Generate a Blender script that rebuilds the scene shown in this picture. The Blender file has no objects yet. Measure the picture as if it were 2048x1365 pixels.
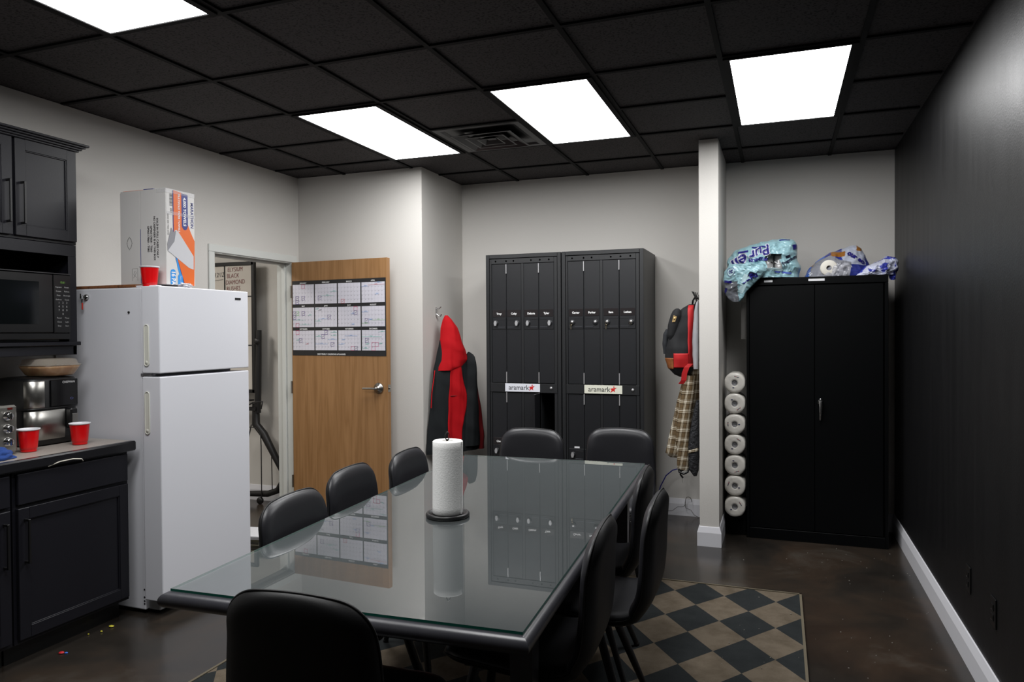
import bpy, math, random
from math import sin, cos, pi, sqrt, exp
from mathutils import Vector, Matrix, noise
random.seed(7)
C = bpy.context.scene.collection
SC = bpy.context.scene

# ---------------------------------------------------------------- camera, world, exposure
cam_d = bpy.data.cameras.new('camera'); cam = bpy.data.objects.new('camera', cam_d); C.objects.link(cam)
FPX, YAW, PIT, ROL = 1452.7, 0.3529, -0.0135, -0.0065
cam_d.sensor_width = 36.0; cam_d.lens = FPX / 2048 * 36.0; cam_d.clip_start = 0.05
Fw = Vector((-sin(YAW)*cos(PIT), cos(YAW)*cos(PIT), sin(PIT)))
Rt = Vector((cos(YAW), sin(YAW), 0)); Up = Rt.cross(Fw)
R2 = Rt*cos(ROL) + Up*sin(ROL); U2 = -Rt*sin(ROL) + Up*cos(ROL)
M = Matrix((R2, U2, -Fw)).transposed().to_4x4(); M.translation = Vector((0, 0, 1.467))
cam.matrix_world = M
SC.camera = cam
W = bpy.data.worlds.new('world'); SC.world = W; W.use_nodes = True
W.node_tree.nodes['Background'].inputs[0].default_value = (0.8, 0.85, 1, 1)
W.node_tree.nodes['Background'].inputs[1].default_value = 0.02
SC.view_settings.view_transform = 'Standard'; SC.view_settings.look = 'None'
SC.view_settings.exposure = 0.0; SC.view_settings.gamma = 1.0
SC.view_settings.use_curve_mapping = False
PANEL = 16.2           # radiance of the ceiling light diffusers

# ---------------------------------------------------------------- materials
def lin(c):
    return tuple(((v/255)/12.92 if v/255 <= .04045 else ((v/255+.055)/1.055)**2.4) for v in c)
MATS = {}
def P(name, rgb, rough=.5, metal=0., spec=.5, bump=None, emit=0., alpha=1., coat=0., mott=None, sheen=0.):
    if name in MATS: return MATS[name]
    m = bpy.data.materials.new(name); m.use_nodes = True; MATS[name] = m
    nt = m.node_tree; b = nt.nodes['Principled BSDF']
    c = lin(rgb) + (1,)
    b.inputs['Base Color'].default_value = c
    b.inputs['Roughness'].default_value = rough; b.inputs['Metallic'].default_value = metal
    b.inputs['Specular IOR Level'].default_value = spec; b.inputs['Coat Weight'].default_value = coat
    b.inputs['Alpha'].default_value = alpha
    if sheen: b.inputs['Sheen Weight'].default_value = sheen
    if emit:
        b.inputs['Emission Color'].default_value = c; b.inputs['Emission Strength'].default_value = emit
    tc = nt.nodes.new('ShaderNodeTexCoord')
    if bump:
        n = nt.nodes.new('ShaderNodeTexNoise'); n.inputs['Scale'].default_value = bump[0]; n.inputs['Detail'].default_value = 4
        nt.links.new(tc.outputs['Object'], n.inputs['Vector'])
        bp = nt.nodes.new('ShaderNodeBump'); bp.inputs['Strength'].default_value = bump[1]; bp.inputs['Distance'].default_value = bump[2]
        nt.links.new(n.outputs['Fac'], bp.inputs['Height']); nt.links.new(bp.outputs['Normal'], b.inputs['Normal'])
    if mott:
        n = nt.nodes.new('ShaderNodeTexNoise'); n.inputs['Scale'].default_value = mott[1]; n.inputs['Detail'].default_value = 6
        nt.links.new(tc.outputs['Object'], n.inputs['Vector'])
        r = nt.nodes.new('ShaderNodeValToRGB'); nt.links.new(n.outputs['Fac'], r.inputs[0])
        r.color_ramp.elements[0].position = mott[2]; r.color_ramp.elements[1].position = mott[3]
        r.color_ramp.elements[0].color = c; r.color_ramp.elements[1].color = lin(mott[0]) + (1,)
        nt.links.new(r.outputs[0], b.inputs['Base Color'])
    return m

def nodes_of(name, rgb, rough=.5, spec=.5):
    m = P(name, rgb, rough, spec=spec); nt = m.node_tree
    return m, nt, nt.nodes['Principled BSDF'], [n for n in nt.nodes if n.type == 'TEX_COORD'][0]
def N(nt, kind, **kw):
    n = nt.nodes.new(kind)
    for k, v in kw.items():
        if k in n.inputs: n.inputs[k].default_value = v
        else: setattr(n, k, v)
    return n
def ramp(nt, src, stops):
    r = nt.nodes.new('ShaderNodeValToRGB'); nt.links.new(src, r.inputs[0])
    e = r.color_ramp.elements
    while len(e) < len(stops): e.new(.5)
    for i, (p, c) in enumerate(stops): e[i].position = p; e[i].color = lin(c) + (1,)
    return r

wall_m = P('wall_paint', (203, 200, 195), .6, bump=(140, .12, .004), spec=.3)
trim_m = P('trim_paint', (212, 212, 217), .35)
frame_m = P('door_frame_paint', (204, 206, 202), .4, bump=(60, .1, .003))
black = P('black_plastic', (14, 14, 15), .4)
chrome = P('chrome', (205, 205, 205), .18, 1.)
zinc = P('zinc_plate', (196, 196, 198), .38, .6)
steel = P('brushed_steel', (165, 163, 158), .3, 1., bump=(300, .05, .001))
white_paper = P('white_paper', (225, 225, 228), .6)
red_m = P('red_plastic', (205, 8, 14), .28)
white_pl = P('white_plastic', (228, 228, 232), .35)

# right wall: satin black paint with faint vertical roller marks
m, nt, b, tc = nodes_of('black_wall_paint', (9, 9, 11), .42, .42); bwall_m = m
mp = N(nt, 'ShaderNodeMapping'); mp.inputs['Scale'].default_value = (3, 3.5, .35); nt.links.new(tc.outputs['Object'], mp.inputs[0])
n1 = N(nt, 'ShaderNodeTexNoise', Scale=3., Detail=5.); nt.links.new(mp.outputs[0], n1.inputs[0])
mr = N(nt, 'ShaderNodeMapRange'); mr.inputs['To Min'].default_value = .36; mr.inputs['To Max'].default_value = .50
nt.links.new(n1.outputs['Fac'], mr.inputs[0]); nt.links.new(mr.outputs[0], b.inputs['Roughness'])
n2 = N(nt, 'ShaderNodeTexNoise', Scale=130., Detail=3.); nt.links.new(tc.outputs['Object'], n2.inputs[0])
bp_ = N(nt, 'ShaderNodeBump', Strength=.16); bp_.inputs['Distance'].default_value = .004
nt.links.new(n2.outputs['Fac'], bp_.inputs['Height']); nt.links.new(bp_.outputs[0], b.inputs['Normal'])

# ceiling tile: black mineral fibre with pin holes
m, nt, b, tc = nodes_of('ceiling_tile_black', (44, 41, 43), .75, .35); tile_m = m
v = N(nt, 'ShaderNodeTexNoise', Scale=95., Detail=2.); nt.links.new(tc.outputs['Object'], v.inputs[0])
r = ramp(nt, v.outputs['Fac'], [(.36, (16, 15, 16)), (.47, (60, 56, 57))]); nt.links.new(r.outputs[0], b.inputs['Base Color'])
bp_ = N(nt, 'ShaderNodeBump', Strength=.5); bp_.inputs['Distance'].default_value = .004
nt.links.new(v.outputs['Fac'], bp_.inputs['Height']); nt.links.new(bp_.outputs[0], b.inputs['Normal'])
tee_m = P('ceiling_grid_black', (13, 13, 14), .7, spec=.15)

# floor: stained and sealed dark concrete
m, nt, b, tc = nodes_of('stained_concrete', (40, 34, 30), .25, .5); floor_m = m
n1 = N(nt, 'ShaderNodeTexNoise', Scale=1.6, Detail=9., Roughness=.62); n1.inputs['Distortion'].default_value = .6
nt.links.new(tc.outputs['Object'], n1.inputs[0])
r1 = ramp(nt, n1.outputs['Fac'], [(.30, (28, 26, 24)), (.48, (42, 38, 34)), (.58, (52, 44, 37)), (.72, (70, 66, 60))])
n2 = N(nt, 'ShaderNodeTexNoise', Scale=1.1, Detail=4.); mp = N(nt, 'ShaderNodeMapping'); mp.inputs['Location'].default_value = (7, 3, 1)
nt.links.new(tc.outputs['Object'], mp.inputs[0]); nt.links.new(mp.outputs[0], n2.inputs[0])
r2 = ramp(nt, n2.outputs['Fac'], [(.50, (0, 0, 0)), (.66, (255, 255, 255))])
mx = N(nt, 'ShaderNodeMix', data_type='RGBA'); mx.inputs[7].default_value = lin((86, 54, 32)) + (1,)
ml = N(nt, 'ShaderNodeMath', operation='MULTIPLY'); ml.inputs[1].default_value = .13
nt.links.new(r2.outputs[0], ml.inputs[0]); nt.links.new(ml.outputs[0], mx.inputs[0]); nt.links.new(r1.outputs[0], mx.inputs[6])
n3 = N(nt, 'ShaderNodeTexNoise', Scale=38., Detail=8., Roughness=.7); nt.links.new(tc.outputs['Object'], n3.inputs[0])
r3 = ramp(nt, n3.outputs['Fac'], [(.68, (0, 0, 0)), (.74, (255, 255, 255))])
ml3 = N(nt, 'ShaderNodeMath', operation='MULTIPLY'); ml3.inputs[1].default_value = .35; nt.links.new(r3.outputs[0], ml3.inputs[0])
mx2 = N(nt, 'ShaderNodeMix', data_type='RGBA'); mx2.inputs[7].default_value = lin((96, 92, 86)) + (1,)
nt.links.new(ml3.outputs[0], mx2.inputs[0]); nt.links.new(mx.outputs[2], mx2.inputs[6]); nt.links.new(mx2.outputs[2], b.inputs['Base Color'])
mr = N(nt, 'ShaderNodeMapRange'); mr.inputs['To Min'].default_value = .10; mr.inputs['To Max'].default_value = .34
nt.links.new(n1.outputs['Fac'], mr.inputs[0]); nt.links.new(mr.outputs[0], b.inputs['Roughness'])

# rug: tall harlequin diamonds, dark columns and tan columns
m, nt, b, tc = nodes_of('diamond_carpet', (90, 80, 70), .95, .1); rug_m = m
sp = N(nt, 'ShaderNodeSeparateXYZ'); nt.links.new(tc.outputs['Object'], sp.inputs[0])
def MA(op, a, c=None):
    n = N(nt, 'ShaderNodeMath', operation=op)
    for i, x in enumerate((a, c)):
        if x is None: continue
        if isinstance(x, (int, float)): n.inputs[i].default_value = x
        else: nt.links.new(x, n.inputs[i])
    return n.outputs[0]
a_ = MA('DIVIDE', MA('SUBTRACT', sp.outputs[0], -.02), .133); b_ = MA('DIVIDE', MA('SUBTRACT', sp.outputs[1], 3.93), .1815)
s_ = MA('DIVIDE', MA('ADD', MA('ADD', a_, b_), 101.), 2.); d_ = MA('DIVIDE', MA('ADD', MA('SUBTRACT', a_, b_), 101.), 2.)
par = MA('MODULO', MA('ADD', MA('FLOOR', s_), MA('FLOOR', d_)), 2.)
n1 = N(nt, 'ShaderNodeTexNoise', Scale=7., Detail=9., Roughness=.7); nt.links.new(tc.outputs['Object'], n1.inputs[0])
tan_r = ramp(nt, n1.outputs['Fac'], [(.28, (82, 73, 61)), (.6, (107, 97, 84))]); drk_r = ramp(nt, n1.outputs['Fac'], [(.3, (36, 39, 40)), (.7, (46, 49, 50))])
mx = N(nt, 'ShaderNodeMix', data_type='RGBA'); nt.links.new(MA('GREATER_THAN', par, .5), mx.inputs[0])
nt.links.new(drk_r.outputs[0], mx.inputs[7]); nt.links.new(tan_r.outputs[0], mx.inputs[6]); nt.links.new(mx.outputs[2], b.inputs['Base Color'])
n2 = N(nt, 'ShaderNodeTexNoise', Scale=500., Detail=2.); nt.links.new(tc.outputs['Object'], n2.inputs[0])
bp_ = N(nt, 'ShaderNodeBump', Strength=.6); bp_.inputs['Distance'].default_value = .003
nt.links.new(n2.outputs['Fac'], bp_.inputs['Height']); nt.links.new(bp_.outputs[0], b.inputs['Normal'])

# oak veneer of the open door
def wood(name, c1, c2, c3, rough, vert=True):
    m, nt, b, tc = nodes_of(name, c2, rough, .4)
    mp = N(nt, 'ShaderNodeMapping'); mp.inputs['Scale'].default_value = (9, 9, .55) if vert else (9, .7, 9)
    nt.links.new(tc.outputs['Object'], mp.inputs[0])
    n1 = N(nt, 'ShaderNodeTexNoise', Scale=1.3, Detail=3.); n1.inputs['Distortion'].default_value = .4; nt.links.new(mp.outputs[0], n1.inputs[0])
    w = N(nt, 'ShaderNodeMath', operation='MULTIPLY'); w.inputs[1].default_value = 9; nt.links.new(n1.outputs['Fac'], w.inputs[0])
    fr = N(nt, 'ShaderNodeMath', operation='PINGPONG'); fr.inputs[1].default_value = 1.; nt.links.new(w.outputs[0], fr.inputs[0])
    n2 = N(nt, 'ShaderNodeTexNoise', Scale=16., Detail=6.); mp2 = N(nt, 'ShaderNodeMapping'); mp2.inputs['Scale'].default_value = (5, 5, .16) if vert else (5, .2, 5)
    nt.links.new(tc.outputs['Object'], mp2.inputs[0]); nt.links.new(mp2.outputs[0], n2.inputs[0])
    ad = N(nt, 'ShaderNodeMath', operation='MULTIPLY_ADD'); ad.inputs[1].default_value = .35; nt.links.new(fr.outputs[0], ad.inputs[0]); 
    m2 = N(nt, 'ShaderNodeMath', operation='MULTIPLY'); m2.inputs[1].default_value = .75; nt.links.new(n2.outputs['Fac'], m2.inputs[0]); nt.links.new(m2.outputs[0], ad.inputs[2])
    r = ramp(nt, ad.outputs[0], [(.28, c1), (.52, c2), (.8, c3)]); nt.links.new(r.outputs[0], b.inputs['Base Color'])
    return m
oak_m = wood('oak_veneer', (137, 99, 60), (149, 110, 70), (159, 119, 78), .42)
tray_m = wood('dark_board_wood', (80, 48, 26), (112, 70, 40), (130, 84, 50), .5, False)

# glass plate: thin pane look, two reflecting faces over the painted table
def thin_glass(name, tint, ior=1.5, rough=0., dust=0.):
    m = bpy.data.materials.new(name); m.use_nodes = True; nt = m.node_tree; nt.nodes.clear()
    o = nt.nodes.new('ShaderNodeOutputMaterial'); mx = nt.nodes.new('ShaderNodeMixShader'); f = nt.nodes.new('ShaderNodeFresnel'); f.inputs[0].default_value = ior
    t = nt.nodes.new('ShaderNodeBsdfTransparent'); t.inputs[0].default_value = lin(tint) + (1,)
    g = nt.nodes.new('ShaderNodeBsdfGlossy'); g.inputs['Roughness'].default_value = rough; g.inputs[0].default_value = (1, 1, 1, 1)
    nt.links.new(f.outputs[0], mx.inputs[0]); nt.links.new(t.outputs[0], mx.inputs[1]); nt.links.new(g.outputs[0], mx.inputs[2]); 
    if dust:
        dm = nt.nodes.new('ShaderNodeMixShader'); dm.inputs[0].default_value = dust; df = nt.nodes.new('ShaderNodeBsdfDiffuse'); df.inputs[0].default_value = (.62, .68, .68, 1)
        nt.links.new(mx.outputs[0], dm.inputs[1]); nt.links.new(df.outputs[0], dm.inputs[2]); nt.links.new(dm.outputs[0], o.inputs[0])
    else: nt.links.new(mx.outputs[0], o.inputs[0])
    MATS[name] = m; return m
glass_m = thin_glass('table_glass', (236, 246, 243), 1.85, 0., .05)
clear_m = thin_glass('clear_plastic_film', (238, 240, 244), 1.45, .12)
leather_m = P('black_leatherette', (33, 33, 37), .40, bump=(260, .08, .002))
shell_m = P('black_leatherette_back', (9, 9, 11), .5, spec=.35, bump=(260, .08, .002))
leg_m = P('black_powder_coat', (12, 12, 13), .45)
table_m = P('charcoal_table_paint', (58, 58, 64), .32, bump=(90, .1, .002), mott=((66, 66, 70), 14., .35, .75))
cab_m = P('charcoal_cabinet_paint', (21, 21, 27), .42, spec=.35, bump=(120, .08, .002))
locker_m = P('black_textured_enamel', (30, 31, 33), .42, bump=(420, .2, .002))
locker2_m = P('black_enamel_door', (27, 28, 31), .38, bump=(420, .15, .002))
bcab_m = P('black_enamel_cabinet', (4, 5, 6), .45, spec=.14, bump=(200, .05, .002))
fridge_m = P('fridge_white_enamel', (214, 215, 221), .38, bump=(260, .06, .002))
gasket_m = P('fridge_gasket', (176, 177, 178), .6)
cream_m = P('cream_plastic', (206, 206, 196), .4)

# ---------------------------------------------------------------- mesh builder
_tc = {}
def text_geo(body, size, bold=0., shear=0.):
    k = (body, size, bold, shear)
    if k in _tc: return _tc[k]
    cu = bpy.data.curves.new('lettering', 'FONT'); cu.body = body; cu.size = size; cu.align_x = 'CENTER'; cu.align_y = 'CENTER'
    cu.offset = bold; cu.shear = shear; cu.resolution_u = 3
    o = bpy.data.objects.new('lettering', cu); C.objects.link(o)
    dg = bpy.context.evaluated_depsgraph_get(); me = o.evaluated_get(dg).to_mesh()
    r = ([tuple(v.co) for v in me.vertices], [tuple(p.vertices) for p in me.polygons])
    o.evaluated_get(dg).to_mesh_clear(); bpy.data.objects.remove(o); bpy.data.curves.remove(cu)
    _tc[k] = r; return r
FY = Matrix(((1, 0, 0), (0, 0, -1), (0, 1, 0)))   # text seen from -Y
FX = Matrix(((0, 0, 1), (1, 0, 0), (0, 1, 0)))    # text seen from +X
class MB:
    def __init__(s): s.v = []; s.f = []; s.fm = []; s.sm = []; s.mats = []
    def mi(s, m):
        if m not in s.mats: s.mats.append(m)
        return s.mats.index(m)
    def add(s, vs, fs, m, smooth=False):
        n = len(s.v); s.v += [tuple(v) for v in vs]; k = s.mi(m)
        for f in fs: s.f.append(tuple(i + n for i in f)); s.fm.append(k); s.sm.append(smooth)
        return s
    def box(s, x0, x1, y0, y1, z0, z1, m, T=None):
        vs = [Vector((x, y, z)) for z in (z0, z1) for y in (y0, y1) for x in (x0, x1)]
        if T: vs = [T @ v for v in vs]
        return s.add(vs, [(0, 2, 3, 1), (4, 5, 7, 6), (0, 1, 5, 4), (2, 6, 7, 3), (0, 4, 6, 2), (1, 3, 7, 5)], m)
    def cbox(s, x0, x1, y0, y1, z0, z1, m, c=.004):
        """box with chamfered edges"""
        pts = {}
        vs = []; 
        X = (x0, x1); Y = (y0, y1); Z = (z0, z1)
        for i in (0, 1):
            for j in (0, 1):
                for k in (0, 1):
                    sx, sy, sz = (1-2*i)*c, (1-2*j)*c, (1-2*k)*c
                    for ax, p in (('x', (X[i], Y[j]+sy, Z[k]+sz)), ('y', (X[i]+sx, Y[j], Z[k]+sz)), ('z', (X[i]+sx, Y[j]+sy, Z[k]))):
                        pts[(i, j, k, ax)] = len(vs); vs.append(p)
        g = lambda i, j, k, a: pts[(i, j, k, a)]
        fs = []
        for i in (0, 1):
            q = [g(i, 0, 0, 'x'), g(i, 1, 0, 'x'), g(i, 1, 1, 'x'), g(i, 0, 1, 'x')]; fs.append(q if i else q[::-1])
            q = [g(0, i, 0, 'y'), g(0, i, 1, 'y'), g(1, i, 1, 'y'), g(1, i, 0, 'y')]; fs.append(q if i else q[::-1])
            q = [g(0, 0, i, 'z'), g(1, 0, i, 'z'), g(1, 1, i, 'z'), g(0, 1, i, 'z')]; fs.append(q if i else q[::-1])
        for a in (0, 1):
            for b in (0, 1):
                q = [g(0, a, b, 'y'), g(1, a, b, 'y'), g(1, a, b, 'z'), g(0, a, b, 'z')]; fs.append(q if a != b else q[::-1])
                q = [g(a, 0, b, 'x'), g(a, 1, b, 'x'), g(a, 1, b, 'z'), g(a, 0, b, 'z')]; fs.append(q[::-1] if a != b else q)
                q = [g(a, b, 0, 'x'), g(a, b, 1, 'x'), g(a, b, 1, 'y'), g(a, b, 0, 'y')]; fs.append(q if a != b else q[::-1])
                for k in (0, 1):
                    q = [g(a, b, k, 'x'), g(a, b, k, 'y'), g(a, b, k, 'z')]; fs.append(q if (a+b+k) % 2 else q[::-1])
        return s.add(vs, fs, m)
    def tube(s, pts, r, m, n=10, closed=False, caps=True):
        pts = [Vector(p) for p in pts]; L = len(pts); rs = r if isinstance(r, (list, tuple)) else [r]*L
        vs = []; prev = None
        for i, p in enumerate(pts):
            a = pts[(i-1) % L] if (closed or i) else pts[0]; b = pts[(i+1) % L] if (closed or i < L-1) else pts[-1]
            t = (b - a).normalized()
            if prev is None:
                u = t.orthogonal().normalized()
            else:
                u = (prev - t*prev.dot(t)); u = u.normalized() if u.length > 1e-6 else t.orthogonal().normalized()
            prev = u; w = t.cross(u)
            for k in range(n):
                an = 2*pi*k/n; vs.append(p + (u*cos(an) + w*sin(an))*rs[i])
        fs = []
        for i in range(L if closed else L-1):
            for k in range(n):
                j = (i+1) % L; fs.append((i*n+k, i*n+(k+1) % n, j*n+(k+1) % n, j*n+k))
        s.add(vs, fs, m, True)
        if caps and not closed:
            s.add(vs[:n], [tuple(range(n))[::-1]], m); s.add(vs[-n:], [tuple(range(n))], m)
        return s
    def lathe(s, prof, m, c=(0, 0, 0), n=32, T=None, smooth=True):
        vs = []; 
        for r_, z in prof:
            for k in range(n):
                a = 2*pi*k/n; v = Vector((r_*cos(a), r_*sin(a), z))
                v = (T @ v) if T else v; vs.append(v + Vector(c))
        fs = [(i*n+k, i*n+(k+1) % n, (i+1)*n+(k+1) % n, (i+1)*n+k) for i in range(len(prof)-1) for k in range(n)]
        return s.add(vs, fs, m, smooth)
    def prism(s, poly, T, d0, d1, m):
        """2-D polygon (a, b) extruded from d0 to d1 along the third axis, then T"""
        n = len(poly); vs = [T @ Vector((a, b, d)) for d in (d0, d1) for a, b in poly]
        fs = [tuple(range(n))[::-1], tuple(range(n, 2*n))] + [(i, (i+1) % n, n+(i+1) % n, n+i) for i in range(n)]
        return s.add(vs, fs, m)
    def grid(s, fn, nu, nv, m, closed_v=False, smooth=True, pick=None):
        vs = [fn(i/(nu-1), j/(nv if closed_v else nv-1)) for i in range(nu) for j in range(nv)]
        fs = [];
        for i in range(nu-1):
            for j in range(nv if closed_v else nv-1):
                if pick and not pick((i+.5)/(nu-1), (j+.5)/(nv if closed_v else nv-1)): continue
                j2 = (j+1) % nv; fs.append((i*nv+j, i*nv+j2, (i+1)*nv+j2, (i+1)*nv+j))
        return s.add(vs, fs, m, smooth)
    def text(s, body, size, at, m, F=FY, rot=0., bold=0., shear=0., sx=1., fn=None):
        vs, fs = text_geo(body, size, bold, shear); c_, s_ = cos(rot), sin(rot); out = []
        for x, y, z in vs:
            x *= sx; p = Vector((x*c_ - y*s_, x*s_ + y*c_, 0)); out.append(F @ p + Vector(at))
        if fn: out = [fn(p) for p in out]
        return s.add(out, fs, m)
    def build(s, name, parent=None, bevel=0., smooth_all=False):
        used = sorted({i for f in s.f for i in f}); mp = {o: k for k, o in enumerate(used)}
        me = bpy.data.meshes.new(name); me.from_pydata([s.v[i] for i in used], [], [tuple(mp[i] for i in f) for f in s.f])
        for m in s.mats: me.materials.append(m)
        for p, k, q in zip(me.polygons, s.fm, s.sm): p.material_index = k; p.use_smooth = q or smooth_all
        me.validate(); me.update()
        o = bpy.data.objects.new(name, me); C.objects.link(o)
        if parent: o.parent = parent
        if bevel:
            b = o.modifiers.new('bevel', 'BEVEL'); b.width = bevel; b.segments = 2; b.limit_method = 'ANGLE'; b.angle_limit = .6
        return o
def tag(o, label, cat, group=None, kind=None):
    o['label'] = label; o['category'] = cat
    if group: o['group'] = group
    if kind: o['kind'] = kind
    return o
def thing(name, label, cat, loc=(0, 0, 0), rz=0., group=None):
    o = bpy.data.objects.new(name, None); C.objects.link(o); o.location = loc; o.rotation_euler = (0, 0, rz); o.empty_display_size = .05
    return tag(o, label, cat, group)
def struct(mb, name, parent=None, bevel=0.):
    o = mb.build(name, parent, bevel)
    if not parent: o['kind'] = 'structure'
    return o
def kids(o): return [c for c in bpy.data.objects if c.parent == o]
def dup(root, loc, rz, label, group=None):
    def cp(o, par):
        c = o.copy(); C.objects.link(c)
        if par: c.parent = par; c.matrix_parent_inverse = o.matrix_parent_inverse
        for ch in kids(o): cp(ch, c)
        return c
    r = cp(root, None); r.location = loc; r.rotation_euler = (0, 0, rz); r['label'] = label
    if group: r['group'] = group
    return r
def nz(x, y=0., z=0., s=1.): return noise.noise(Vector((x*s, y*s, z*s)))
def lerp(a, b, t): return a + (b-a)*t
def interp(rows, z):
    """rows sorted by first value; returns linearly interpolated rest"""
    if z <= rows[0][0]: return rows[0][1:]
    for a, b in zip(rows, rows[1:]):
        if z <= b[0]:
            t = (z-a[0])/(b[0]-a[0]); t = t*t*(3-2*t) if len(rows) < 4 else t
            return [lerp(p, q, t) for p, q in zip(a[1:], b[1:])]
    return rows[-1][1:]

# ---------------------------------------------------------------- room shell
XL, XR, YB, YA, XA, HC, YF = -3.762, .776, 5.845, 5.078, -2.612, 2.751, -2.2
T = .138
struct(MB().box(-6.3, XR+T, YF-T, 6.1, -.1, 0, floor_m), 'floor')
DY0, DY1, DZ = 4.107, 4.985, 2.042
w = MB(); w.box(XL-T, XL, YF-T, DY0, 0, HC, wall_m); w.box(XL-T, XL, DY1, YA, 0, HC, wall_m); w.box(XL-T, XL, DY0, DY1, DZ, HC, wall_m); struct(w, 'wall_left')
struct(MB().box(XL-T, XA, YA, YB+T, 0, HC, wall_m), 'wall_back_left')
struct(MB().box(XA, XR, YB, YB+T, 0, HC, wall_m), 'wall_back')
struct(MB().box(-.511, -.384, 5.063, YB, 0, HC, wall_m), 'wall_partition')
struct(MB().box(XR, XR+T, YF-T, YB+T, 0, HC, bwall_m), 'wall_right')
struct(MB().box(XL-T, XR, YF-T, YF, 0, HC, P('rear_wall_paint', (46, 45, 45), .6)), 'wall_front')
# hall beyond the doorway
w = MB(); w.box(-6.3, XL-T, 5.205, 5.3, 0, HC, wall_m); struct(w, 'wall_hall_end')
struct(MB().box(-6.3, -6.2, 1.5, 5.3, 0, HC, wall_m), 'wall_hall_far')
struct(MB().box(-6.3, XL-T, 1.4, 1.5, 0, HC, wall_m), 'wall_hall_near')
# ceilings
struct(MB().box(-6.3, XR+T, YF-T, 6.1, HC+.004, HC+.08, tile_m), 'ceiling')
PT = .6096; GX, GY = -2.70, 4.783
g = MB(); xs = [GX+i*PT for i in range(-1, 6)]; ys = [GY-j*PT for j in range(-1, 12)]
LIT = [(0, 1), (2, 1), (4, 1), (0, 5), (2, 5)]      # column, near-row index (row pairs) of each 2x4 ft light
def in_light(x, y):
    for i, j in LIT:
        if GX+i*PT+.02 < x < GX+(i+1)*PT-.02 and GY-(j+1)*PT+.02 < y < GY-(j-1)*PT-.02: return True
    return False
for x in xs: g.box(x-.012, x+.012, YF, YB if x > XA else YA, HC-.006, HC+.004, tee_m)
for y in ys:
    for i in range(-2, 6):
        x0 = max(GX+i*PT, XL) + .012; x1 = min(GX+(i+1)*PT, XR) - .012
        if x1-x0 < .05 or in_light((x0+x1)/2, y) or (y > YA and x1 < XA): continue
        if y > YA and x0 < XA: x0 = XA
        g.box(x0, x1, y-.012, y+.012, HC-.006, HC+.004, tee_m)
struct(g, 'trim_1')
struct(MB().box(-6.2, XL-T, 1.5, 5.2, HC-.004, HC+.003, P('hall_ceiling_white', (200, 200, 198), .8)), 'ceiling_hall')
# door frame in the left wall (face trim both sides of the jamb)
def casing():
    w = MB(); tw = .055; xo = XL+.014
    w.cbox(XL-.002, xo, DY0-tw, DY0, 0, DZ, frame_m, .004); w.cbox(XL-.002, xo, DY1, DY1+tw, 0, DZ, frame_m, .004)
    w.cbox(XL-.002, xo, DY0-tw, DY1+tw, DZ, DZ+tw, frame_m, .004)
    w.box(XL-T-.003, XL+.002, DY0-.001, DY0+.006, 0, DZ-.006, frame_m); w.box(XL-T-.003, XL+.002, DY1-.006, DY1+.001, 0, DZ-.006, frame_m); w.box(XL-T-.003, XL+.002, DY0-.001, DY1+.001, DZ-.006, DZ+.001, frame_m)
    # stops
    w.cbox(XL-.09, XL-.055, DY0+.006, DY0+.02, 0, DZ-.006, frame_m, .002); w.cbox(XL-.09, XL-.055, DY1-.02, DY1-.006, 0, DZ-.006, frame_m, .002); w.cbox(XL-.09, XL-.055, DY0+.0205, DY1-.0205, DZ-.022, DZ-.0065, frame_m, .002)
    return w
df = struct(casing(), 'trim_2')
# skirting: profile with a long bevel on top
def skirt(name, p0, p1, nrm, h=.133, t=.016, e0=0., e1=0.):
    p0 = Vector((*p0, 0)); p1 = Vector((*p1, 0)); d = (p1-p0).normalized(); n = Vector((*nrm, 0))
    prof = [(0, 0), (t, 0), (t, h*.70), (t*.35, h*.985), (0, h)]
    w = MB(); vs = []
    for base, e in ((p0, -e0), (p1, e1)):
        for a, z in prof: vs.append(base + n*a + d*(e*a/t) + Vector((0, 0, z)))
    k = len(prof); w.add(vs, [tuple(range(k)), tuple(range(k, 2*k))[::-1]] + [(i, i+k, (i+1) % k + k, (i+1) % k) for i in range(k)], trim_m)
    return struct(w, name)
skirt('baseboard_right', (XR, YF), (XR, YB), (-1, 0))
skirt('baseboard_back', (XA, YB), (-.511, YB), (0, -1))
skirt('baseboard_alcove', (-.384, YB), (XR, YB), (0, -1))
skirt('baseboard_return', (XA, YA), (XA, YB), (1, 0), e0=.016)
skirt('baseboard_back_left', (XL, YA), (XA, YA), (0, -1), e1=.016)
skirt('baseboard_partition_front', (-.511, 5.063), (-.384, 5.063), (0, -1), e0=.016, e1=.016)
skirt('baseboard_partition_right', (-.384, 5.063), (-.384, YB), (1, 0), e0=.016)
skirt('baseboard_partition_left', (-.511, 5.063), (-.511, YB), (-1, 0), e0=.016)
skirt('baseboard_left', (XL, 3.55), (XL, DY0-.055), (1, 0))
skirt('baseboard_hall', (-6.2, 5.205), (XL-T, 5.205), (0, -1))

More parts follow.
